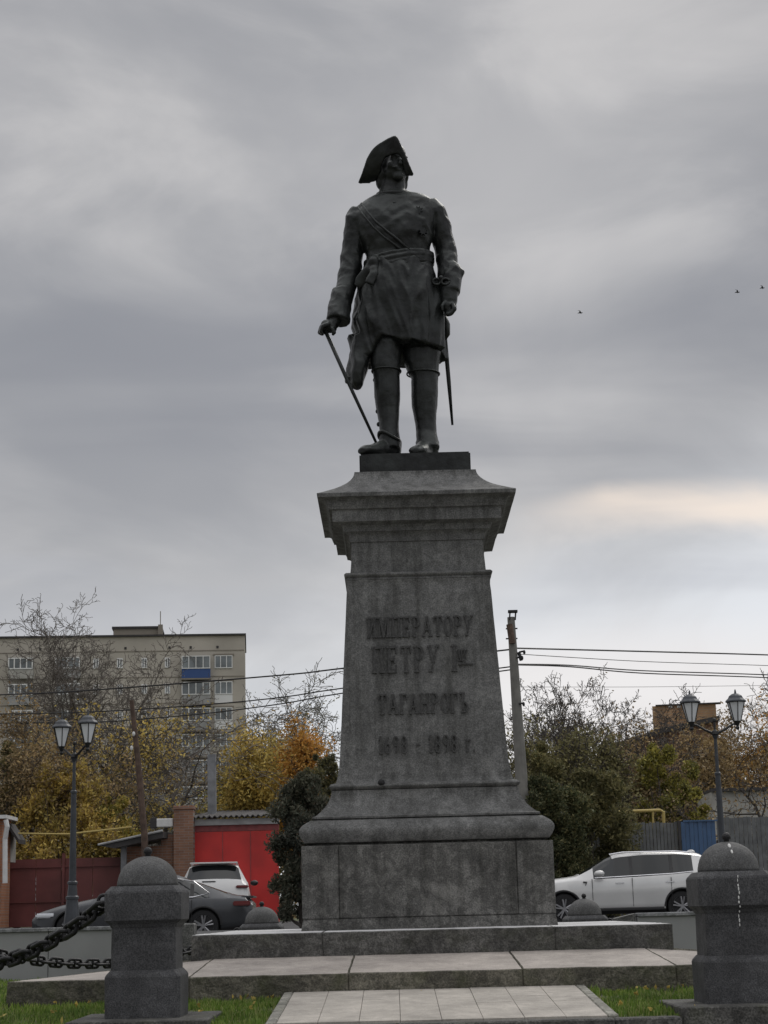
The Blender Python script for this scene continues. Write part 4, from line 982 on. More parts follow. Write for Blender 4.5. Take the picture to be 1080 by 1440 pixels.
# white SUV seen from behind, in front of the red gate
q = at(303, 1290, 47)
wk = [(s, zb, zl, zt+.02, a, b) for s, zb, zl, zt, a, b in suv_keys]
wk[-4] = (4.18, .22, 1.10, 1.54, .98, .66); wk[-3] = (4.32, .26, 1.08, 1.47, .97, .66); wk[-2] = (4.52, .30, 1.02, 1.10, .96, .74)
t, h_ = car((q.x-.33, 51.2, .52), R(-86), suv_keys[:-4]+[(4.10, .22, 1.10, 1.56, .99, .67), (4.20, .25, 1.06, 1.52, .98, .66), (4.47, .28, 1.03, 1.09, .97, .78), (4.52, .30, .98, 1.02, .96, .82), (4.58, .34, .70, .80, .95, .84)], 4.58, 1.86, (.90, 3.60), .335, M['car_white2'], 'white crossover seen from behind in front of the red gate', [(1.62, 2.42), (2.50, 3.30), (3.38, 3.86)], (1.26, 2.02), (4.22, 4.45))
part_box(t, 'roof_spoiler', M['car_white2'], 4.02, -.62, 1.57, 4.36, .62, 1.61, .012)
for sgn in (-1, 1):
    part_box(t, 'tail_light', M['redlens'], 4.44, sgn*h_*.62, .93, 4.60, sgn*h_*.97, 1.00, .02)
    m_ = MB(); m_.ell((1.72, sgn*(h_+.10), 1.10), (.09, .11, .075), None, 12, 8); m_.build('wing_mirror', M['trim'], t, smooth=True)
    m_ = MB(); m_.tube([(2.0, sgn*.60, 1.54), (2.3, sgn*.60, 1.60), (3.7, sgn*.60, 1.60), (4.0, sgn*.59, 1.55)], .02, 6); m_.build('roof_rail', M['chrome'], t)
part_box(t, 'rear_bumper', M['trim'], 4.5, -h_*.94, .30, 4.63, h_*.94, .50, .03)
part_box(t, 'number_plate', M['opal'], 4.59, -.26, .72, 4.62, .26, .82, .004)
part_box(t, 'wiper', M['trim'], 4.46, -.30, 1.10, 4.50, .05, 1.125, .004)
# ------------------------------------------------------------------ garages, sheds and fences at left
M['red'] = simple('red_gate_paint', (.47, .02, .017), .45, var=.22, vscale=1.3, bump=.25, bscale=2.5)
M['redband'] = simple('red_band', (.22, .05, .05), .6, var=.3, vscale=6)
M['maroon'] = simple('maroon_sheet', (.13, .035, .032), .55, var=.35, vscale=1.2, bump=.3, bscale=2)
def brickmat(name, c1, c2, mortar, sc=1.0):
    m, nt, b = newmat(name); L = nt.links; tcn = nt.nodes.new('ShaderNodeTexCoord'); mp = nt.nodes.new('ShaderNodeMapping'); mp.inputs['Rotation'].default_value = (R(90), 0, 0)
    L.new(tcn.outputs['Object'], mp.inputs[0]); bk = nt.nodes.new('ShaderNodeTexBrick'); L.new(mp.outputs[0], bk.inputs[0])
    bk.inputs['Color1'].default_value = (*c1, 1); bk.inputs['Color2'].default_value = (*c2, 1); bk.inputs['Mortar'].default_value = (*mortar, 1); bk.inputs['Scale'].default_value = 1
    bk.inputs['Brick Width'].default_value = .26*sc; bk.inputs['Row Height'].default_value = .075*sc; bk.inputs['Mortar Size'].default_value = .006*sc
    n = nt.nodes.new('ShaderNodeTexNoise'); n.inputs['Scale'].default_value = 1.2; n.inputs['Detail'].default_value = 6; L.new(tcn.outputs['Object'], n.inputs[0])
    r = nt.nodes.new('ShaderNodeValToRGB'); r.color_ramp.elements[0].position = .3; r.color_ramp.elements[1].position = .7; r.color_ramp.elements[0].color = (.65, .65, .65, 1); r.color_ramp.elements[1].color = (1.2, 1.2, 1.2, 1); L.new(n.outputs[0], r.inputs[0])
    mx = nt.nodes.new('ShaderNodeMix'); mx.data_type = 'RGBA'; mx.blend_type = 'MULTIPLY'; mx.inputs[0].default_value = 1; L.new(bk.outputs[0], mx.inputs[6]); L.new(r.outputs[0], mx.inputs[7]); L.new(mx.outputs[2], b.inputs['Base Color'])
    b.inputs['Roughness'].default_value = .9; return m
M['brick'] = brickmat('red_brick', (.20, .10, .065), (.26, .135, .085), (.22, .2, .18))
M['brick_orange'] = brickmat('orange_brick', (.30, .12, .06), (.36, .16, .08), (.25, .2, .17))
M['brick_tan'] = brickmat('tan_brick', (.34, .20, .11), (.40, .25, .14), (.3, .24, .18), 2)
M['fascia'] = simple('pale_fascia', (.34, .34, .34), .7, var=.2, vscale=4)
M['roofdark'] = simple('dark_roofing', (.045, .042, .042), .8, var=.2)
M['whitepaint'] = simple('white_paint', (.62, .62, .61), .6, var=.1)
M['concrete'] = simple('concrete', (.21, .215, .225), .9, var=.3, vscale=4, bump=.3)
M['wood'] = simple('weathered_wood', (.09, .06, .045), .9, var=.4, vscale=6, bump=.4)
M['bluegate'] = simple('blue_gate_paint', (.045, .10, .20), .5, var=.15, vscale=3)
M['fencegrey'] = simple('grey_fence_board', (.13, .135, .135), .85, var=.3, vscale=4, bump=.2)
M['yellow'] = simple('yellow_pipe_paint', (.42, .32, .10), .6)
M['plaster'] = simple('pale_plaster', (.38, .37, .34), .9, var=.2, vscale=2)
def pbox(mb, x0, y0, x1, y1, Y0, depth):
    """box whose front face spans picture rows and columns measured on the depth plane Y0"""
    a = at(x0, (y0+y1)/2, Y0).x; b = at(x1, (y0+y1)/2, Y0).x; zt = at((x0+x1)/2, y0, Y0).z; zb = at((x0+x1)/2, y1, Y0).z
    mb.box(a, Y0, zb, b, Y0+depth, zt); return a, b, zb, zt
def ppart(name, mat, parent, *a, bev=0):
    m_ = MB(); r_ = pbox(m_, *a); o = m_.build(name, mat, parent, bevel=bev); return o, r_
G = empty('garage', (0, 0, 0), 'garage with bright red metal gate and pale fascia beside a brick pillar', 'garage')
ppart('side_wall', M['brick'], G, 270, 1162, 274, 1298, 52.1, 5)
o, (a, b, zb, zt) = ppart('gate', M['red'], G, 274, 1169, 392, 1298, 52.0, .12)
for k in range(1, 3):
    x = a+(b-a)*k/3; m_ = MB(); m_.box(x-.008, 51.985, zb, x+.008, 51.999, zt); m_.build('gate_seam', M['redband'], G)
ppart('gate_header', M['redband'], G, 274, 1160, 392, 1168.6, 52.02, .14)
ppart('fascia', M['fascia'], G, 272, 1151, 392, 1159.6, 51.9, .3)
a = at(270, 1149, 51.8); b = at(394, 1146, 51.8)
m_ = MB(); nn = 60; rr0 = []; rr1 = []
for i in range(nn+1):
    x = a.x+(b.x-a.x)*i/nn; z = a.z+.035*math.sin(i*1.7); rr0.append((x, 51.7, z)); rr1.append((x, 58, z+.5))
m_.rings([rr0+[(p[0], p[1], p[2]-.03) for p in rr0[::-1]], rr1+[(p[0], p[1], p[2]-.03) for p in rr1[::-1]]]); m_.build('corrugated_roof', M['roofdark'], G)
GP = empty('brick_pillar', (0, 0, 0), 'tall brick pillar with cap at the left edge of the red gate', 'pillar')
ppart('pillar_shaft', M['brick'], GP, 244, 1139, 271.5, 1299, 51.5, .5); ppart('pillar_cap', M['brick'], GP, 243, 1133, 272.5, 1138.6, 51.46, .58, bev=.02)
BW = empty('brick_wall', (0, 0, 0), 'brown brick wall with stepped top between the canopy and the pillar', 'wall')
ppart('wall_face', M['brick'], BW, 177, 1190, 226, 1300, 51.7, .3); ppart('wall_face', M['brick'], BW, 226.3, 1173, 243.6, 1300, 51.72, .3)
WB = empty('white_cabinet', (0, 0, 0), 'white horizontal box with dark end above the brick wall', 'box'); ppart('cabinet_body', M['whitepaint'], WB, 220, 1151, 243.5, 1163, 51.6, .3, bev=.02); ppart('cabinet_end', M['roofdark'], WB, 211, 1150, 219.6, 1164, 51.62, .3)
CN = empty('canopy', (0, 0, 0), 'dark sloping shed canopy on a pale post over the maroon fence', 'canopy')
a, b, c_, d_ = at(138, 1189, 50.6), at(229, 1169, 50.6), at(229, 1178, 50.6), at(160, 1193, 50.6)
m_ = MB(); m_.rings([[tuple(p) for p in (a, b, c_, d_)], [(p.x, p.y+2.5, p.z+.05) for p in (a, b, c_, d_)]]); m_.build('canopy_roof', M['roofdark'], CN)
m_ = MB(); m_.tube([a+Vector((0, -.03, .02)), b+Vector((0, -.03, .02))], .035, 6); m_.build('gutter', M['fascia'], CN)
ppart('post', M['concrete'], CN, 169.5, 1190, 177, 1300, 51.0, .15)
FN = empty('maroon_fence', (0, 0, 0), 'tall maroon sheet metal fence and gate behind the dark car', 'fence')
for x0, x1 in ((10, 50), (50, 86), (91, 130), (130, 169)): ppart('fence_panel', M['maroon'], FN, x0+.3, 1209-(x0)*.025, x1-.3, 1304, 52.0, .05)
for x0 in (7, 86.5): ppart('fence_post', M['maroon'], FN, x0, 1200, x0+4, 1304, 51.93, .12)
for yy_ in (1217, 1266): ppart('fence_rail', M['maroon'], FN, 10, yy_, 169, yy_+2.5, 51.95, .04)
HB = empty('brick_house', (0, 0, 0), 'orange brick house corner with white eave and downpipe at the far left edge', 'house')
ppart('wall', M['brick_orange'], HB, -90, 1152, 2, 1306, 49.5, 1.1); ppart('eave', M['whitepaint'], HB, -90, 1147, 9, 1152, 49.2, 1.5)
m_ = MB(); m_.tube([at(8, 1153, 49.3), at(10, 1162, 49.3), at(7, 1180, 49.4), at(7, 1242, 49.4)], .07, 8); m_.build('downpipe', M['whitepaint'], HB)
ppart('lean_to_wall', M['plaster'], HB, 4.5, 1166, 14, 1212, 50.6, .8)
m_ = MB(); a, b = at(11, 1157, 50.2), at(26, 1180, 50.2); m_.rings([[a, b, b-Vector((0, 0, .12)), a-Vector((0, 0, .12))], [p+Vector((0, 1, 0)) for p in (a, b, b-Vector((0, 0, .12)), a-Vector((0, 0, .12)))]]); m_.build('lean_to_roof', M['roofdark'], HB)
PH = empty('pale_house', (0, 0, 0), 'pale plastered house with light roof edge half hidden by golden shrubs', 'house')
ppart('wall', M['plaster'], PH, 118, 1118, 236, 1240, 62, 6)
for p0, p1 in (((120, 1106), (166, 1092)), ((164, 1092), (240, 1136))):
    a, b = at(*p0, 61.7), at(*p1, 61.7); m_ = MB(); dn = Vector((0, 0, -.16)); m_.rings([[a, b, b+dn, a+dn], [p+Vector((0, 6.5, 0)) for p in (a, b, b+dn, a+dn)]]); m_.build('roof_slope', M['fascia'], PH)
m_ = MB(); a, b, c_ = at(122, 1118, 62.02), at(166, 1096, 62.02), at(236, 1136, 62.02); b2 = at(236, 1119, 62.02)
m_.rings([[a, b, c_], [p+Vector((0, 6, 0)) for p in (a, b, c_)]]); m_.build('gable', M['plaster'], PH)
CP = empty('concrete_post', tuple(at(299, 1150, 54)), 'grey square concrete post above the red garage', 'post')
m_ = MB(); a = at(299, 1061, 54); c0 = Vector(CP.location); hh = a.z-.5; m_.rings([[(s1*.13, s2*.13, .5-c0.z) for s1, s2 in ((-1, -1), (1, -1), (1, 1), (-1, 1))], [(s1*.12-.02, s2*.12, a.z-c0.z) for s1, s2 in ((-1, -1), (1, -1), (1, 1), (-1, 1))]]); m_.build('post_shaft', M['concrete'], CP)
m_ = MB(); m_.box(-.17, -.05, a.z-c0.z-.30, .17, .05, a.z-c0.z-.22); m_.build('post_bracket', M['concrete'], CP)
WP = empty('wooden_pole', tuple(at(203, 1172, 50.3)), 'leaning dark brown wooden pole behind the canopy', 'pole'); c0 = Vector(WP.location)
m_ = MB(); m_.tube([Vector((.1, 0, .5-c0.z)), Vector((0, 0, 0)), at(194, 1070, 50.3)-c0, at(185, 985, 50.3)-c0], [.10, .095, .085, .065], 9); m_.build('pole_shaft', M['wood'], WP)
for y in (1050, 1070):
    m_ = MB(); m_.ell(at(188 if y == 1050 else 185, y-18, 50.2)-c0, (.045, .045, .07), None, 8, 6); m_.build('insulator', M['whitepaint'], WP)
# ------------------------------------------------------------------ fence and houses at right
FR = empty('board_fence', (0, 0, 0), 'grey weathered board fence behind the silver car, left of the blue gate', 'fence')
def boards(parent, x0, x1, ytop, Y0, mat, w=5.2, jit=1.2, seed=1):
    r_ = random.Random(seed); x = x0
    while x < x1:
        ww = min(w, x1-x); zt = at(x, ytop+r_.uniform(-jit, jit)-(x-x0)*.025, Y0).z
        a = at(x+.35, 1200, Y0).x; b = at(x+ww-.35, 1200, Y0).x; m_ = MB(); m_.box(a, Y0+r_.uniform(0, .03), .45, b, Y0+.06, zt); m_.build('fence_board', mat, parent); x += ww
boards(FR, 770, 956, 1160, 48, M['fencegrey'], 5.0, 1.5, 2)
for z_ in (.9, 2.3):
    m_ = MB(); m_.box(at(770, 1200, 48).x, 48.07, z_, at(956, 1200, 48).x, 48.14, z_+.1); m_.build('fence_rail', M['wood'], FR)
GT = empty('blue_gate', (0, 0, 0), 'blue sheet metal gate in the grey fence above the silver car', 'gate')
for i in range(8):
    x = 961+i*6.1; m_ = MB(); pbox(m_, x+.2, 1155.5-i*.15, x+5.9, 1292, 47.96+(.02 if i % 2 else 0), .04); m_.build('gate_sheet', M['bluegate'], GT)
ppart('gate_post', M['roofdark'], GT, 957.3, 1154, 960.6, 1292, 47.9, .12); ppart('gate_rail', M['bluegate'], GT, 961, 1153, 1009, 1155.2, 47.93, .08)
FR2 = empty('board_fence', (0, 0, 0), 'tall grey board fence to the right of the blue gate', 'fence')
boards(FR2, 1010.5, 1140, 1150, 48, M['fencegrey'], 6.2, 1.0, 4)
m_ = MB(); m_.box(at(1010, 1200, 48).x, 48.07, 2.3, at(1140, 1200, 48).x, 48.14, 2.4); m_.build('fence_rail', M['wood'], FR2)
YP = empty('gas_pipe', (0, 0, 0), 'yellow gas pipe bent over the grey board fence', 'pipe'); m_ = MB(); m_.tube([at(870, 1142, 48.5), at(888, 1141, 48.5), at(928, 1139.5, 48.5), at(933, 1142, 48.5), at(933.5, 1165, 48.5)], .045, 8); m_.build('pipe_run', M['yellow'], YP)
m_ = MB(); m_.tube([at(918, 1140, 48.5), at(918.5, 1165, 48.5)], .03, 8); m_.build('pipe_leg', M['yellow'], YP)
YP2 = empty('gas_pipe', (0, 0, 0), 'thin yellow gas pipe crossing the golden shrubs above the maroon fence', 'pipe'); m_ = MB(); m_.tube([at(20, 1172, 50.8), at(95, 1173, 50.8), at(185, 1163, 50.8)], .03, 6); m_.build('pipe_run', M['yellow'], YP2)
LH = empty('old_house', (0, 0, 0), 'old brick house with dark sloping roof behind the right hand shrubs', 'house')
ppart('wall', M['brick'], LH, 872, 1044, 1010, 1200, 78, 8)
a, b, c_ = at(862, 1046, 77.6), at(930, 1024, 77.6), at(1012, 1006, 77.6); dn = Vector((0, 0, -.22))
for p, q_ in ((a, b), (b, c_)):
    m_ = MB(); m_.rings([[p, q_, q_+dn, p+dn], [v+Vector((0, 9, 0)) for v in (p, q_, q_+dn, p+dn)]]); m_.build('roof_slope', M['roofdark'], LH)
m_ = MB(); m_.rings([[at(872, 1044, 78), at(930, 1027, 78), at(1010, 1009, 78), at(1010, 1044, 78)], [at(872, 1044, 78)+Vector((0, 8, 0)), at(930, 1027, 78)+Vector((0, 8, 0)), at(1010, 1009, 78)+Vector((0, 8, 0)), at(1010, 1044, 78)+Vector((0, 8, 0))]]); m_.build('gable', M['brick'], LH)
TB = empty('tan_building', (0, 0, 0), 'tan brick building with flat top behind the right lamp post', 'building')
ppart('wall', M['brick_tan'], TB, 923, 992, 1012, 1200, 98, 10); ppart('parapet', M['roofdark'], TB, 922, 990, 1013, 991.7, 97.9, .5)
for x in (940, 952): ppart('vent', M['whitepaint'], TB, x, 993, x+5, 995.5, 97.95, .1)
_p = at(923, 1100, 98); _p.z = 0; _a = -math.atan2(_p.x, 98); _q = Matrix.Rotation(_a, 3, 'Z') @ _p; TB.location = (_p.x-_q.x, _p.y-_q.y, 0); TB.rotation_euler = (0, 0, _a)
PL = empty('pale_shed', (0, 0, 0), 'low pale shed wall behind the board fence at the right edge', 'shed'); ppart('wall', M['plaster'], PL, 1003, 1112, 1120, 1200, 64, 3); ppart('roof', M['roofdark'], PL, 1001, 1107, 1122, 1111.6, 63.8, 3.4)
# ------------------------------------------------------------------ apartment block
M['apt'] = simple('apartment_brick', (.45, .415, .36), .9, var=.16, vscale=.22)
M['apt2'] = simple('apartment_dark_brick', (.24, .215, .18), .9, var=.1, vscale=.5)  # darker brick tone for bands, lintels, slabs and rooftop parts
M['aptwin'] = simple('apartment_glass', (.16, .18, .19), .25, var=.5, vscale=.4)
M['aptblue'] = simple('blue_balcony_panel', (.03, .075, .22), .6)
M['aptwhite'] = simple('white_frame', (.72, .72, .71), .6)
M['aptgrey'] = simple('balcony_panel_grey', (.30, .30, .295), .8, var=.15, vscale=1)
AP = empty('apartment_block', (0, 0, 0), 'long pale brick apartment block with glazed balconies and a blue panel, far left', 'building')
YA = 190
o, (xa, xb, zb_, zt_) = ppart('wall', M['apt'], AP, -330, 902, 345.5, 1200, YA, 13)
m_ = MB(); m_.box(xa-.2, YA-.25, zt_, xb+.12, YA+13.2, zt_+.2); m_.build('parapet', M['roofdark'], AP)
_zt = lambda x: at(x, 895+(345-x)*.025, YA).z
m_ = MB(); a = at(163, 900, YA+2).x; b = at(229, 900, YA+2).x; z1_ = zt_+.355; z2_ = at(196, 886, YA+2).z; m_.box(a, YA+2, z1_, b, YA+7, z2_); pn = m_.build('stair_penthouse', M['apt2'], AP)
m_ = MB(); m_.box(a-.15, YA+1.85, z2_, b+.15, YA+7.15, z2_+.25); m_.build('penthouse_roof', M['roofdark'], pn)
m_ = MB(); q = at(228, 880, YA+1.5); m_.box(q.x-.25, YA+1.3, z1_, q.x+.25, YA+1.8, q.z); m_.tube([(q.x, YA+1.5, q.z), (q.x, YA+1.5, q.z+1.5)], .05, 5); m_.build('chimney', M['apt2'], AP)
def awin(x0, y0, x1, y1, panes, proud=.0, mat='aptwin', frame=.09):
    """glazed window: frame with mullions, pane behind"""
    m_ = MB(); Y0 = YA-.03-proud
    a = at(x0, (y0+y1)/2, Y0).x; b = at(x1, (y0+y1)/2, Y0).x; zt = at((x0+x1)/2, y0, Y0).z; zb = at((x0+x1)/2, y1, Y0).z
    fw = frame; Yf = Y0-.08
    m_.box(a, Yf, zb, a+fw, Y0, zt); m_.box(b-fw, Yf, zb, b, Y0, zt); m_.box(a+fw, Yf, zb, b-fw, Y0, zb+fw); m_.box(a+fw, Yf, zt-fw, b-fw, Y0, zt)
    for k in range(1, panes):
        x = a+(b-a)*k/panes; m_.box(x-fw*.5, Yf+.003, zb+fw, x+fw*.5, Y0, zt-fw)
    w = m_.build('window', M['aptwhite'], AP)
    p = MB(); p.box(a+.04, Y0-.03, zb+.04, b-.04, Y0+.035+proud, zt-.04); p.build('pane', M[mat], w)
    return w
for k in range(6):
    dy = 36.6*k
    y0 = 923+dy; sl = .025
    awin(255, y0, 295, y0+18, 4, .9 if k != 2 else .9); awin(302, y0-1, 327, y0+17, 3)
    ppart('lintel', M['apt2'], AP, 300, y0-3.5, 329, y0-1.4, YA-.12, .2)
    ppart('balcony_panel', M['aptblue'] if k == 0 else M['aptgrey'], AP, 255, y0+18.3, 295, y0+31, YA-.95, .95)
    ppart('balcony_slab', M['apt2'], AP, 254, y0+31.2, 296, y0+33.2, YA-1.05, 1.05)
    if k in (1, 2): ppart('window_panel', M['aptwhite'], AP, 302, y0+17.3, 327, y0+29, YA-.06, .1)
    for x, wd, n in ((232.5, 7.5, 2), (200, 8, 2), (166, 8, 2), (133, 8, 2), (-30, 9, 2), (-65, 9, 2), (-150, 9, 2)):
        off = (232.5-x)*.025 if True else 0
        awin(x, y0+3+off, x+wd, y0+17+off, n, 0, frame=.12)
    for x in (80, 15, -110):
        off = (232.5-x)*.025; awin(x, y0+off, x+34, y0+16+off, 4, .9, frame=.12); ppart('balcony_panel', M['aptgrey'] if (k+x) % 3 else M['plaster'], AP, x, y0+16.3+off, x+34, y0+29+off, YA-.95, .95)
for k in range(7):
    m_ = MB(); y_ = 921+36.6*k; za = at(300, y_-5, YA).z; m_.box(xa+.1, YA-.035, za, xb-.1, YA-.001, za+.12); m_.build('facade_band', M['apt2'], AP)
for (x, y) in ((282, 1000), (212, 985), (110, 958), (244, 1022)): ppart('air_conditioner', M['aptwhite'], AP, x-5, y, x-1, y+4, YA-.5, .48)
for x in (120/4.32+150, 239, 268.5, 306, 88, 60, 29):
    ppart('attic_vent', M['roofdark'], AP, x-1.6, 908.5+(306-x)*.025, x+1.6, 912+(306-x)*.025, YA-.05, .1)
_p = Vector((xb, YA, 0)); _q = Matrix.Rotation(R(4.5), 3, 'Z') @ _p; AP.location = (_p.x-_q.x, _p.y-_q.y, 0); AP.rotation_euler = (0, 0, R(4.5))
# ------------------------------------------------------------------ utility pole and wires
UP = empty('utility_pole', tuple(at(738, 1200, 45)), 'tall leaning concrete utility pole with wires beside the pedestal', 'utility pole'); c0 = Vector(UP.location)
pb = at(733, 1090, 45); ptp = at(718.5, 868, 45); dirp = (ptp-pb)
m_ = MB(); bot = pb-dirp*((pb.z-.4)/dirp.z); m_.tube([bot-c0, pb-c0, pb+dirp*.5-c0, ptp-c0], [.185, .155, .125, .095], 10); m_.build('pole_shaft', simple('pole_concrete', (.17, .165, .15), .9, var=.25, vscale=3), UP)
m_ = MB(); m_.tube([at(716.5, 878, 44.85)-c0, at(720.5, 905, 44.85)-c0], .085, 8); m_.build('steel_extension', M['wood'], UP)
for x0, x1 in ((716.5, 717.3), (724.5, 726.3)):
    m_ = MB(); m_.tube([at(x0, 872, 44.9)-c0, at(x0+.6, 861, 44.9)-c0], .02, 6); m_.build('bracket_leg', M['iron'], UP)
m_ = MB(); p = at(721, 860, 44.9)-c0; m_.box(p.x-.12, p.y-.08, p.z-.03, p.x+.12, p.y+.08, p.z+.03); m_.build('cap_bracket', M['iron'], UP)
for y in (884, 898):
    m_ = MB(); p = at(719.5, y, 45)-c0; m_.tube([p+Vector((-.15, 0, 0)), p+Vector((.15, 0, 0))], .02, 6); m_.build('clamp', M['iron'], UP)
for (x, y) in ((727, 925), (730, 917), (729, 990)):
    m_ = MB(); p = at(x, y, 44.9)-c0; q_ = p+Vector((.13, -.02, .02)); m_.tube([p, q_], .025, 6); m_.ell(q_+Vector((0, 0, -.03)), (.035, .035, .06), None, 8, 6); m_.build('insulator', M['iron'], UP)
m_ = MB(); m_.tube([at(729.5, 917, 44.9)-c0, at(733, 929, 44.9)-c0], .045, 6); m_.build('junction_box', M['iron'], UP)
def wire(pts, r_, label, y0=45, y1=58):
    P = smoothpts([(p[0], p[1], 0) for p in pts], 24); n = len(P); m_ = MB(); W_ = []
    for i, p in enumerate(P): W_.append(at(p.x, p.y, y0+(y1-y0)*i/(n-1)))
    m_.tube(W_, r_, 5); o = m_.build('power_line', M['iron']); return tag(o, label, 'wire')
wire([(724, 911.5), (900, 916), (1080, 921), (1330, 930)], .022, 'topmost thick wire running right from the utility pole')
wire([(732, 920), (900, 930), (1080, 936), (1330, 946)], .010, 'thin second wire running right from the utility pole')
wire([(726, 934), (800, 935.5), (900, 943), (1080, 949), (1330, 960)], .018, 'upper wire of the lowest pair to the right of the utility pole')
wire([(726, 935), (800, 937.5), (900, 946.5), (1080, 953), (1330, 966)], .018, 'lower wire of the lowest pair to the right of the utility pole')
wire([(726, 966), (900, 966), (1080, 964), (1330, 962)], .006, 'faint lowest wire across the sky to the right of the utility pole')
wire([(720, 913), (480, 940), (400, 949), (150, 969), (0, 977), (-250, 980)], .022, 'topmost wire crossing the apartment block to the left', 45, 56)
wire([(722, 937), (480, 968), (400, 980), (300, 990), (150, 1000), (0, 1004), (-250, 1004)], .018, 'middle wire crossing the apartment block to the left', 45, 56)
wire([(724, 941), (480, 975), (400, 989), (300, 1002), (200, 1011), (100, 1016), (-250, 1018)], .018, 'lowest wire crossing the apartment block to the left', 45, 56)
# ------------------------------------------------------------------ trees
def skeleton(seed, h, trunk_h, r0, spread, levels=4, kids=(5, 5, 5, 4), up=.25, wob=.18, lean=(0, 0), first=.3, lf=(.62, .55, .5, .5), vase=False):
    r_ = random.Random(seed); trunk = []; br = []; tips = []
    def grow(p, d, L_, rad, lev):
        n = 5 if lev < 2 else 3; pts = [p.copy()]; rr_ = [rad]; dd = d.copy()
        wb = wob*(1+.35*lev) if lev else wob
        for i in range(n):
            dd = (dd+Vector((r_.gauss(0, wb), r_.gauss(0, wb), r_.gauss(0, wb)+(up*.3/(lev+.3) if lev > 0 else .15)))).normalized()
            p = p+dd*L_/n; pts.append(p.copy()); rr_.append(rad*(1-.72*(i+1)/n))
        (trunk if lev == 0 else br).append((pts, rr_, lev))
        if lev >= levels: tips.append(pts[-1]); tips.append(pts[-2]); return
        kn = kids[min(lev, len(kids)-1)]
        for k in range(kn):
            f = (first if lev == 0 else .25)+(1-(first if lev == 0 else .25))*(k+r_.random()*.8)/kn; f = min(f, .98)
            t_ = f*n; i = min(int(t_), n-1); q = pts[i].lerp(pts[i+1], t_-i); rad_q = rr_[i]+(rr_[i+1]-rr_[i])*(t_-i)
            a = k*2.4+r_.uniform(-.5, .5)+seed+lev; ax = dd.orthogonal().normalized(); ax.rotate(Matrix.Rotation(a, 3, dd))
            nd = (dd*(1-spread*.5)+ax*spread*r_.uniform(.7, 1.2)+Vector((0, 0, up/(1+.7*lev)))).normalized()
            grow(q, nd, L_*lf[min(lev, len(lf)-1)]*r_.uniform(.75, 1.2)*(1.15-.35*f), max(rad_q*.66, .004), lev+1)
        if lev < levels and not (vase and lev == 0): grow(pts[-1], dd, L_*lf[min(lev, len(lf)-1)]*.9, max(rr_[-1]*.95, .004), lev+1)
    d0 = Vector((lean[0], lean[1], 1)).normalized()
    grow(Vector((0, 0, 0)), d0, trunk_h, r0, 0)
    # scale to the height wanted
    mxz = max(p.z for pts, _, _ in br for p in pts); k = h/mxz
    for coll in (trunk, br):
        for pts, rr_, _ in coll:
            for i in range(len(pts)): pts[i] = pts[i]*k
    tips = [p*k for p in tips]
    return trunk, br, tips
def leafquads(pts, n, size, jit, seed, mat, name, parent, stretch=(1, 1, 1)):
    r_ = random.Random(seed); v = []; f = []
    for _ in range(n):
        p = pts[r_.randrange(len(pts))]; c = Vector((p[0]+r_.gauss(0, jit)*stretch[0], p[1]+r_.gauss(0, jit)*stretch[1], p[2]+r_.gauss(0, jit)*stretch[2]))
        a = Vector((r_.gauss(0, 1), r_.gauss(0, 1), r_.gauss(0, 1))).normalized(); b = a.orthogonal().normalized(); b.rotate(Matrix.Rotation(r_.uniform(0, 6.28), 3, a)); s = size*r_.uniform(.55, 1.35); k = len(v)
        v.extend([c-a*s, c-b*s*.5, c+a*s, c+b*s*.5]); f.append((k, k+1, k+2, k+3))
    me = bpy.data.meshes.new(name); me.from_pydata([tuple(q) for q in v], [], f); me.materials.append(mat); return link(name, me, parent)
def tree(name, px, Y0, ytop, label, cat, seed, bark='bark', leaves=None, r0=.12, spread=.75, levels=4, kids=(5, 5, 5, 4), z0=.5, nleaf=0, lsize=.06, ljit=.25, trunk_frac=.45, lean=(0, 0), squash=1.0, up=.25, wob=.18, group=None, minr=.0, first=.3, lf=(.62, .55, .5, .5), vase=False):
    p = at(px, 1200, Y0); top = at(px, ytop, Y0).z; h = top-z0
    t = empty(name, (p.x, Y0, z0), label, cat, group)
    trunk, br, tips = skeleton(seed, h, h*trunk_frac, r0, spread, levels, kids, up, wob, lean, first, lf, vase)
    m_ = MB()
    for pts, rr_, _ in trunk: m_.tube([(q.x*squash, q.y*squash, q.z) for q in pts], [max(x, minr) for x in rr_], 7)
    m_.build('trunk', M[bark], t)
    m_ = MB()
    for pts, rr_, lev in br: m_.tube([(q.x*squash, q.y*squash, q.z) for q in pts], [max(x, minr) for x in rr_], 5 if lev < 2 else 3)
    m_.build('branches', M[bark], t)
    if leaves and nleaf:
        T_ = [(q.x*squash, q.y*squash, q.z) for q in tips]; leafquads(T_, nleaf, lsize, ljit, seed+1, M[leaves], 'crown', t)
    return t
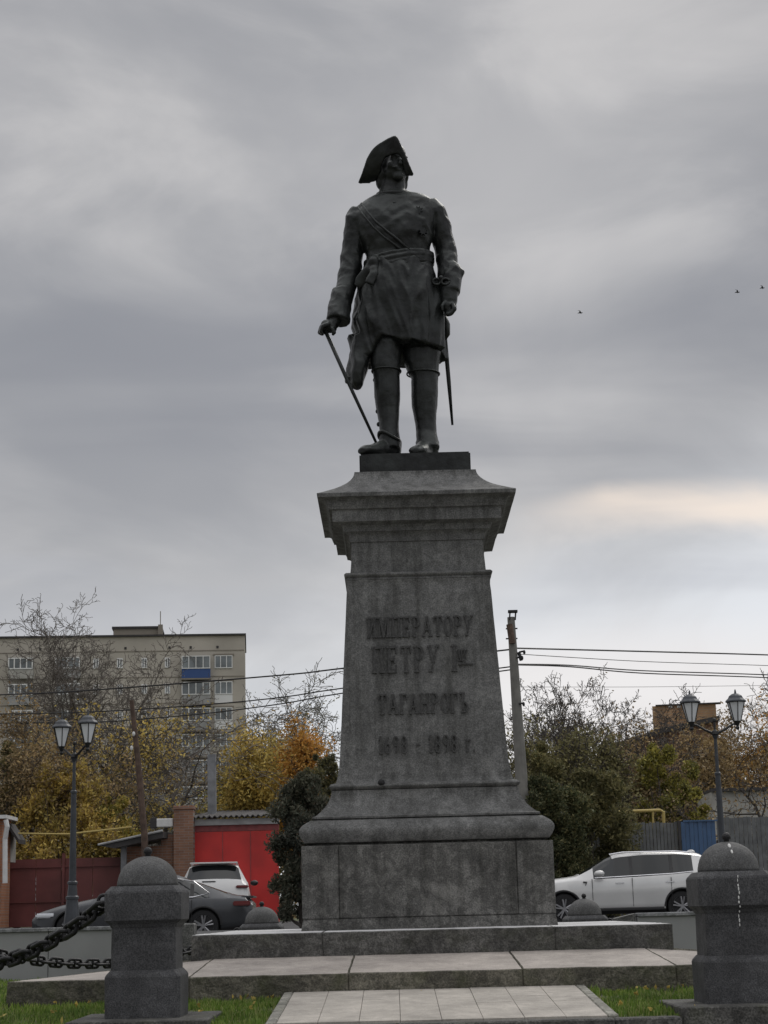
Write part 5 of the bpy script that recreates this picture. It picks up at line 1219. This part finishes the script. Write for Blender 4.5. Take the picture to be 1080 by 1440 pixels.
def bush(name, px, Y0, ytop, wpx, label, cat, seed, mat, n, size, z0=.5, lumps=22, conic=.0, mat2=None, n2=0, group=None, depth=.8, jit=.5, zlow=.1, small=False):
    p = at(px, 1200, Y0); top = at(px, ytop, Y0).z; h = top-z0; rx = (at(px+wpx/2, 1150, Y0).x-at(px-wpx/2, 1150, Y0).x)/2
    t = empty(name, (p.x, Y0, z0), label, cat, group); r_ = random.Random(seed); L_ = []
    for i in range(lumps):
        z = h*(zlow+(.93-zlow)*(i+.5)/lumps); f = z/h
        w = rx*((1-f)**.6*1.0 if conic else math.sqrt(max(.05, 1-(2*abs(f-.45))**2.4*.8)))
        a = r_.uniform(0, 6.283); q = r_.uniform(.25, .8)
        L_.append((Vector((math.cos(a)*w*q, math.sin(a)*w*q*depth, z)), (r_.uniform(.10, .30) if small else r_.uniform(.26, .42))*max(w, rx*.3)))
    v = []; f = []
    pts = []; 
    def emit(n, size):
        vv = []; ff = []
        for _ in range(n):
            c, R_ = L_[r_.randrange(len(L_))]
            d = Vector((r_.gauss(0, 1), r_.gauss(0, 1), r_.gauss(0, 1))).normalized(); rad = R_*r_.uniform(1-jit, 1.12)
            pos = c+Vector((d.x*rad, d.y*rad, d.z*rad*1.15))
            pos += noise.noise_vector(pos*2.5)*R_*.35
            if pos.z < .02: continue
            a = (d*.6+Vector((r_.gauss(0, .6), r_.gauss(0, .6), r_.gauss(.35, .6)))).normalized(); b = a.orthogonal().normalized(); b.rotate(Matrix.Rotation(r_.uniform(0, 6.28), 3, a)); s = size*r_.uniform(.5, 1.4); k = len(vv)
            vv.extend([tuple(pos-a*s), tuple(pos-b*s*.42), tuple(pos+a*s), tuple(pos+b*s*.42)]); ff.append((k, k+1, k+2, k+3))
        return vv, ff
    vv, ff = emit(n, size); me = bpy.data.meshes.new('crown'); me.from_pydata(vv, [], ff); me.materials.append(M[mat]); link('crown', me, t)
    if mat2:
        vv, ff = emit(n2, size*.8); me = bpy.data.meshes.new('shoots'); me.from_pydata(vv, [], ff); me.materials.append(M[mat2]); link('shoots', me, t)
    m_ = MB()
    for i in range(9):
        c, R_ = L_[int(i*len(L_)/9)]; m_.tube([(r_.uniform(-.1, .1), r_.uniform(-.1, .1), 0), c*.5, c], [.05, .03, .01], 5)
    m_.build('stems', M['bark_dark'], t)
    return t
o = leafquads(fallen, 150, .022, .004, 8, M['leaf_gold'], 'fallen_leaves', None); tag(o, 'scattered small yellow fallen leaves lying in the lawn grass', 'leaves', kind='stuff')
# big bare walnut at left
tree('bare_tree', 122, 62, 803, 'tall bare spreading tree before the apartment block at left', 'tree', 25, 'bark', None, .36, .72, 5, (8, 6, 5, 4, 3), .5, trunk_frac=.40, squash=1.0, up=.30, wob=.15, minr=.009, first=.55, lf=(1.0, .52, .5, .5, .5), vase=True)
tree('bare_tree', 185, 58, 960, 'bare tree with long arching boughs right of the leaning wooden pole', 'tree', 8, 'bark', 'leaf_brown', .14, 1.0, 4, (6, 5, 5, 4), .5, trunk_frac=.5, squash=1.5, up=.05, nleaf=500, lsize=.05, minr=.011)
tree('bare_tree', 10, 60, 955, 'brownish tree with thinning leaves at the left edge before the apartments', 'tree', 33, 'bark', 'leaf_brown', .15, .8, 4, (5, 5, 5, 4), .5, nleaf=3500, lsize=.06, ljit=.24, trunk_frac=.45, squash=1.1, minr=.010)
tree('autumn_tree', 60, 56, 985, 'rusty brown tree left of the left lamp post', 'tree', 41, 'bark_dark', 'leaf_brown', .13, .8, 4, (6, 6, 5, 4), .5, nleaf=15000, lsize=.055, ljit=.26, squash=1.1, minr=.009)
tree('autumn_tree', 140, 60, 1000, 'golden brown tree behind the leaning wooden pole', 'tree', 43, 'bark_dark', 'leaf_gold', .12, .8, 4, (6, 6, 5, 4), .5, nleaf=5000, lsize=.06, ljit=.26, squash=1.1, minr=.009)
tree('autumn_tree', 232, 64, 1010, 'thin grey brown tree before the lower apartment windows', 'tree', 47, 'bark', 'leaf_brown', .12, .8, 4, (6, 6, 5, 4), .5, nleaf=3500, lsize=.055, ljit=.26, squash=1.0, minr=.010)
bush('shrub', 92, 54, 1062, 185, 'golden yellow shrub hanging over the maroon fence behind the left lamp', 'shrub', 3, 'leaf_gold', 21000, .062, lumps=60, zlow=.3, jit=.95, mat2='leaf_brown', n2=9000, small=True)
bush('shrub', 160, 54.5, 1110, 110, 'yellow green shrub between the lamp post and the pale house', 'shrub', 4, 'leaf_yellowgreen', 6000, .06, lumps=34, zlow=.35, mat2='leaf_gold', n2=8000, jit=.9, small=True)
bush('shrub', 25, 56, 1030, 110, 'dark olive shrub behind the brick house at the left edge', 'shrub', 6, 'leaf_olive', 12000, .07, lumps=26, mat2='leaf_brown', n2=5000)
tree('autumn_tree', 350, 60, 1030, 'golden tree over the red garage, left part', 'tree', 51, 'bark_dark', 'leaf_gold', .12, .7, 4, (6, 6, 5, 4), .5, nleaf=19000, lsize=.065, ljit=.28, squash=.85, up=.4, minr=.009)
tree('autumn_tree', 405, 61, 1028, 'golden olive tree over the red garage, middle', 'tree', 52, 'bark_dark', 'leaf_gold', .12, .7, 4, (6, 6, 5, 4), .5, nleaf=18000, lsize=.06, ljit=.26, squash=.8, up=.4, minr=.009)
tree('autumn_tree', 462, 60, 1010, 'bright orange tree beside the pedestal at left', 'tree', 53, 'bark_dark', 'leaf_orange', .12, .7, 4, (6, 6, 5, 4), .5, nleaf=16000, lsize=.06, ljit=.25, squash=.65, up=.5, minr=.009)
tree('autumn_tree', 305, 63, 1065, 'sparse olive tree behind the concrete post', 'tree', 54, 'bark', 'leaf_yellowgreen', .11, .8, 4, (6, 6, 5, 4), .5, nleaf=6000, lsize=.055, ljit=.26, squash=.8, minr=.009)
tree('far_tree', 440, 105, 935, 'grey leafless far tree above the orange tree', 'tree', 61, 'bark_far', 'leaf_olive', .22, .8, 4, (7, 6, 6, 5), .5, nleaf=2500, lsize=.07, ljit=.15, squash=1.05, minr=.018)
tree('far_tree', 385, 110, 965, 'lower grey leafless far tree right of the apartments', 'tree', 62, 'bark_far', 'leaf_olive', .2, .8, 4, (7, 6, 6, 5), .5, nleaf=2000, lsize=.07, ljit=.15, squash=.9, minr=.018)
# dark juniper left of the pedestal
bush('juniper', 428, 33, 1075, 118, 'dark feathery juniper against the left side of the pedestal', 'bush', 12, 'leaf_juniper', 52000, .035, z0=.45, lumps=90, mat2='leaf_tips', n2=4500, jit=.9, small=True)
bush('juniper', 452, 34, 1045, 84, 'taller sparse grey green juniper just behind the pedestal edge', 'bush', 19, 'leaf_olive', 22000, .035, z0=.45, lumps=80, mat2='leaf_juniper', n2=22000, jit=1.0, zlow=.1, small=True)
# right hand evergreens and trees
bush('evergreen_bush', 765, 45.5, 1085, 160, 'dense dark green bush right of the pedestal, over the car bonnet', 'bush', 14, 'leaf_ever', 40000, .05, z0=.4, lumps=80, jit=.9, mat2='leaf_olive', n2=16000, small=True)
bush('evergreen_bush', 838, 46.8, 1075, 130, 'tall olive green bush before the board fence', 'bush', 15, 'leaf_olive', 30000, .055, z0=.4, lumps=40, jit=.75, mat2='leaf_ever', n2=9000)
bush('shrub', 762, 47, 1030, 95, 'narrow dark olive shrub right of the utility pole', 'shrub', 16, 'leaf_olive', 20000, .05, z0=.4, lumps=30, jit=.8, mat2='leaf_ever', n2=7000)
tree('olive_tree', 800, 50, 1000, 'dark twiggy olive brown tree behind the right bush', 'tree', 71, 'bark_dark', 'leaf_olive', .13, .6, 4, (6, 6, 6, 4), .5, nleaf=9000, lsize=.055, ljit=.18, squash=.8, up=.6, minr=.009)
tree('olive_tree', 860, 52, 1025, 'dark twiggy tree left of the old brick house', 'tree', 72, 'bark_dark', 'leaf_olive', .12, .6, 4, (6, 6, 6, 4), .5, nleaf=6000, lsize=.055, ljit=.18, squash=.7, up=.6, minr=.009)
tree('bare_tree', 835, 66, 924, 'tall bare tree with crooked crown right of the utility pole', 'tree', 73, 'bark_dark', 'leaf_brown', .17, .7, 5, (8, 6, 5, 4, 3), .5, nleaf=900, lsize=.05, ljit=.1, squash=.8, up=.30, wob=.18, minr=.010, trunk_frac=.45, first=.6, lf=(.9, .55, .5, .5, .5), vase=True)
tree('bare_tree', 880, 68, 965, 'spreading bare tree left of the tan building', 'tree', 76, 'bark_dark', None, .15, .8, 5, (8, 6, 5, 4, 3), .5, squash=1.0, up=.2, wob=.18, minr=.010, trunk_frac=.45, first=.6, lf=(.9, .55, .5, .5, .5), vase=True)
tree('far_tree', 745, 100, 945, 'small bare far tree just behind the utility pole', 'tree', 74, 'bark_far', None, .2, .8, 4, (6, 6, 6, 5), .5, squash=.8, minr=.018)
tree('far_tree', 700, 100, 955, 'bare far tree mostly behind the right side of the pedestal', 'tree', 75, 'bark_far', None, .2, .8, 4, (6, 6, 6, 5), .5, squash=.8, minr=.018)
bush('shrub', 945, 55, 1034, 130, 'yellow green shrub over the fence left of the right lamp post', 'shrub', 17, 'leaf_yellowgreen', 22000, .06, lumps=50, zlow=.2, mat2='leaf_olive', n2=9000, jit=.9, small=True)
bush('shrub', 900, 56, 1058, 90, 'brown green shrub before the old brick house', 'shrub', 18, 'leaf_brown', 9000, .06, lumps=26, zlow=.2, mat2='leaf_olive', n2=7000, jit=.8)
tree('bare_tree', 1052, 56, 985, 'thick limbed bare tree behind the board fence right of the lamp', 'tree', 81, 'bark_dark', 'leaf_brown', .22, 1.0, 4, (5, 5, 5, 5), .5, nleaf=5500, lsize=.06, ljit=.26, squash=1.2, up=.12, wob=.22, minr=.010, trunk_frac=.5)
tree('autumn_tree', 1040, 70, 990, 'rusty brown leafed tree behind the right lamp lanterns', 'tree', 82, 'bark', 'leaf_brown', .15, .8, 4, (6, 6, 5, 5), .5, nleaf=30000, lsize=.07, ljit=.28, squash=1.0, minr=.010)
tree('autumn_tree', 1090, 72, 985, 'orange brown leafed tree at the right edge', 'tree', 84, 'bark', 'leaf_orange', .15, .8, 4, (6, 6, 5, 5), .5, nleaf=7000, lsize=.07, ljit=.28, squash=.9, minr=.010)
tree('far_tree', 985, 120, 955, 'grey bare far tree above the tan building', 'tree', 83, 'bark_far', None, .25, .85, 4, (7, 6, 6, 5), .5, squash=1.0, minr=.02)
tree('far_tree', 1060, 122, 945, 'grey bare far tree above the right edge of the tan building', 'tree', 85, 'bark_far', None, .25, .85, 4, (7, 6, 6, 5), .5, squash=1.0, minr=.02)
# distant wood closing the horizon
fw = random.Random(9); m_ = MB(); pts = []
for i in range(420):
    x = fw.uniform(-70, 70); pts.append((x, fw.uniform(128, 150), fw.uniform(1, 6.5+1.5*noise.noise(Vector((x*.1, 0, 0))))))
o = leafquads(pts, 26000, .35, 1.1, 5, M['leaf_brown'], 'distant_wood', None); tag(o, 'low hazy brown belt of distant trees along the horizon', 'trees', kind='stuff')
# ------------------------------------------------------------------ birds
for (x, y, s, lab) in ((816, 440, 1.0, 'small dark bird in the sky right of the sword'), (1037, 411, 1.0, 'small dark bird in the sky, left of the pair at right edge'), (1072, 405, 1.1, 'small dark bird in the sky at the right edge')):
    p = at(x, y, 90); t = empty('bird', tuple(p), lab, 'bird')
    m_ = MB(); m_.tube([(-.14, 0, -.02), (-.05, 0, .01), (.07, 0, 0), (.13, 0, .01)], [.01, .035, .03, .012], 7); m_.build('bird_body', M['iron'], t, smooth=True)
    for sg in (-1, 1):
        m_ = MB(); m_.rings([[(-.03, 0, .0), (.05, 0, .0), (.05, 0, .012), (-.03, 0, .012)], [(-.02+sg*.05, sg*.14, .07), (.04+sg*.05, sg*.14, .07), (.04+sg*.05, sg*.14, .078), (-.02+sg*.05, sg*.14, .078)], [(-.06+sg*.12, sg*.30, .05), (-.04+sg*.12, sg*.30, .05), (-.04+sg*.12, sg*.30, .055), (-.06+sg*.12, sg*.30, .055)]]); m_.build('wing', M['iron'], t)
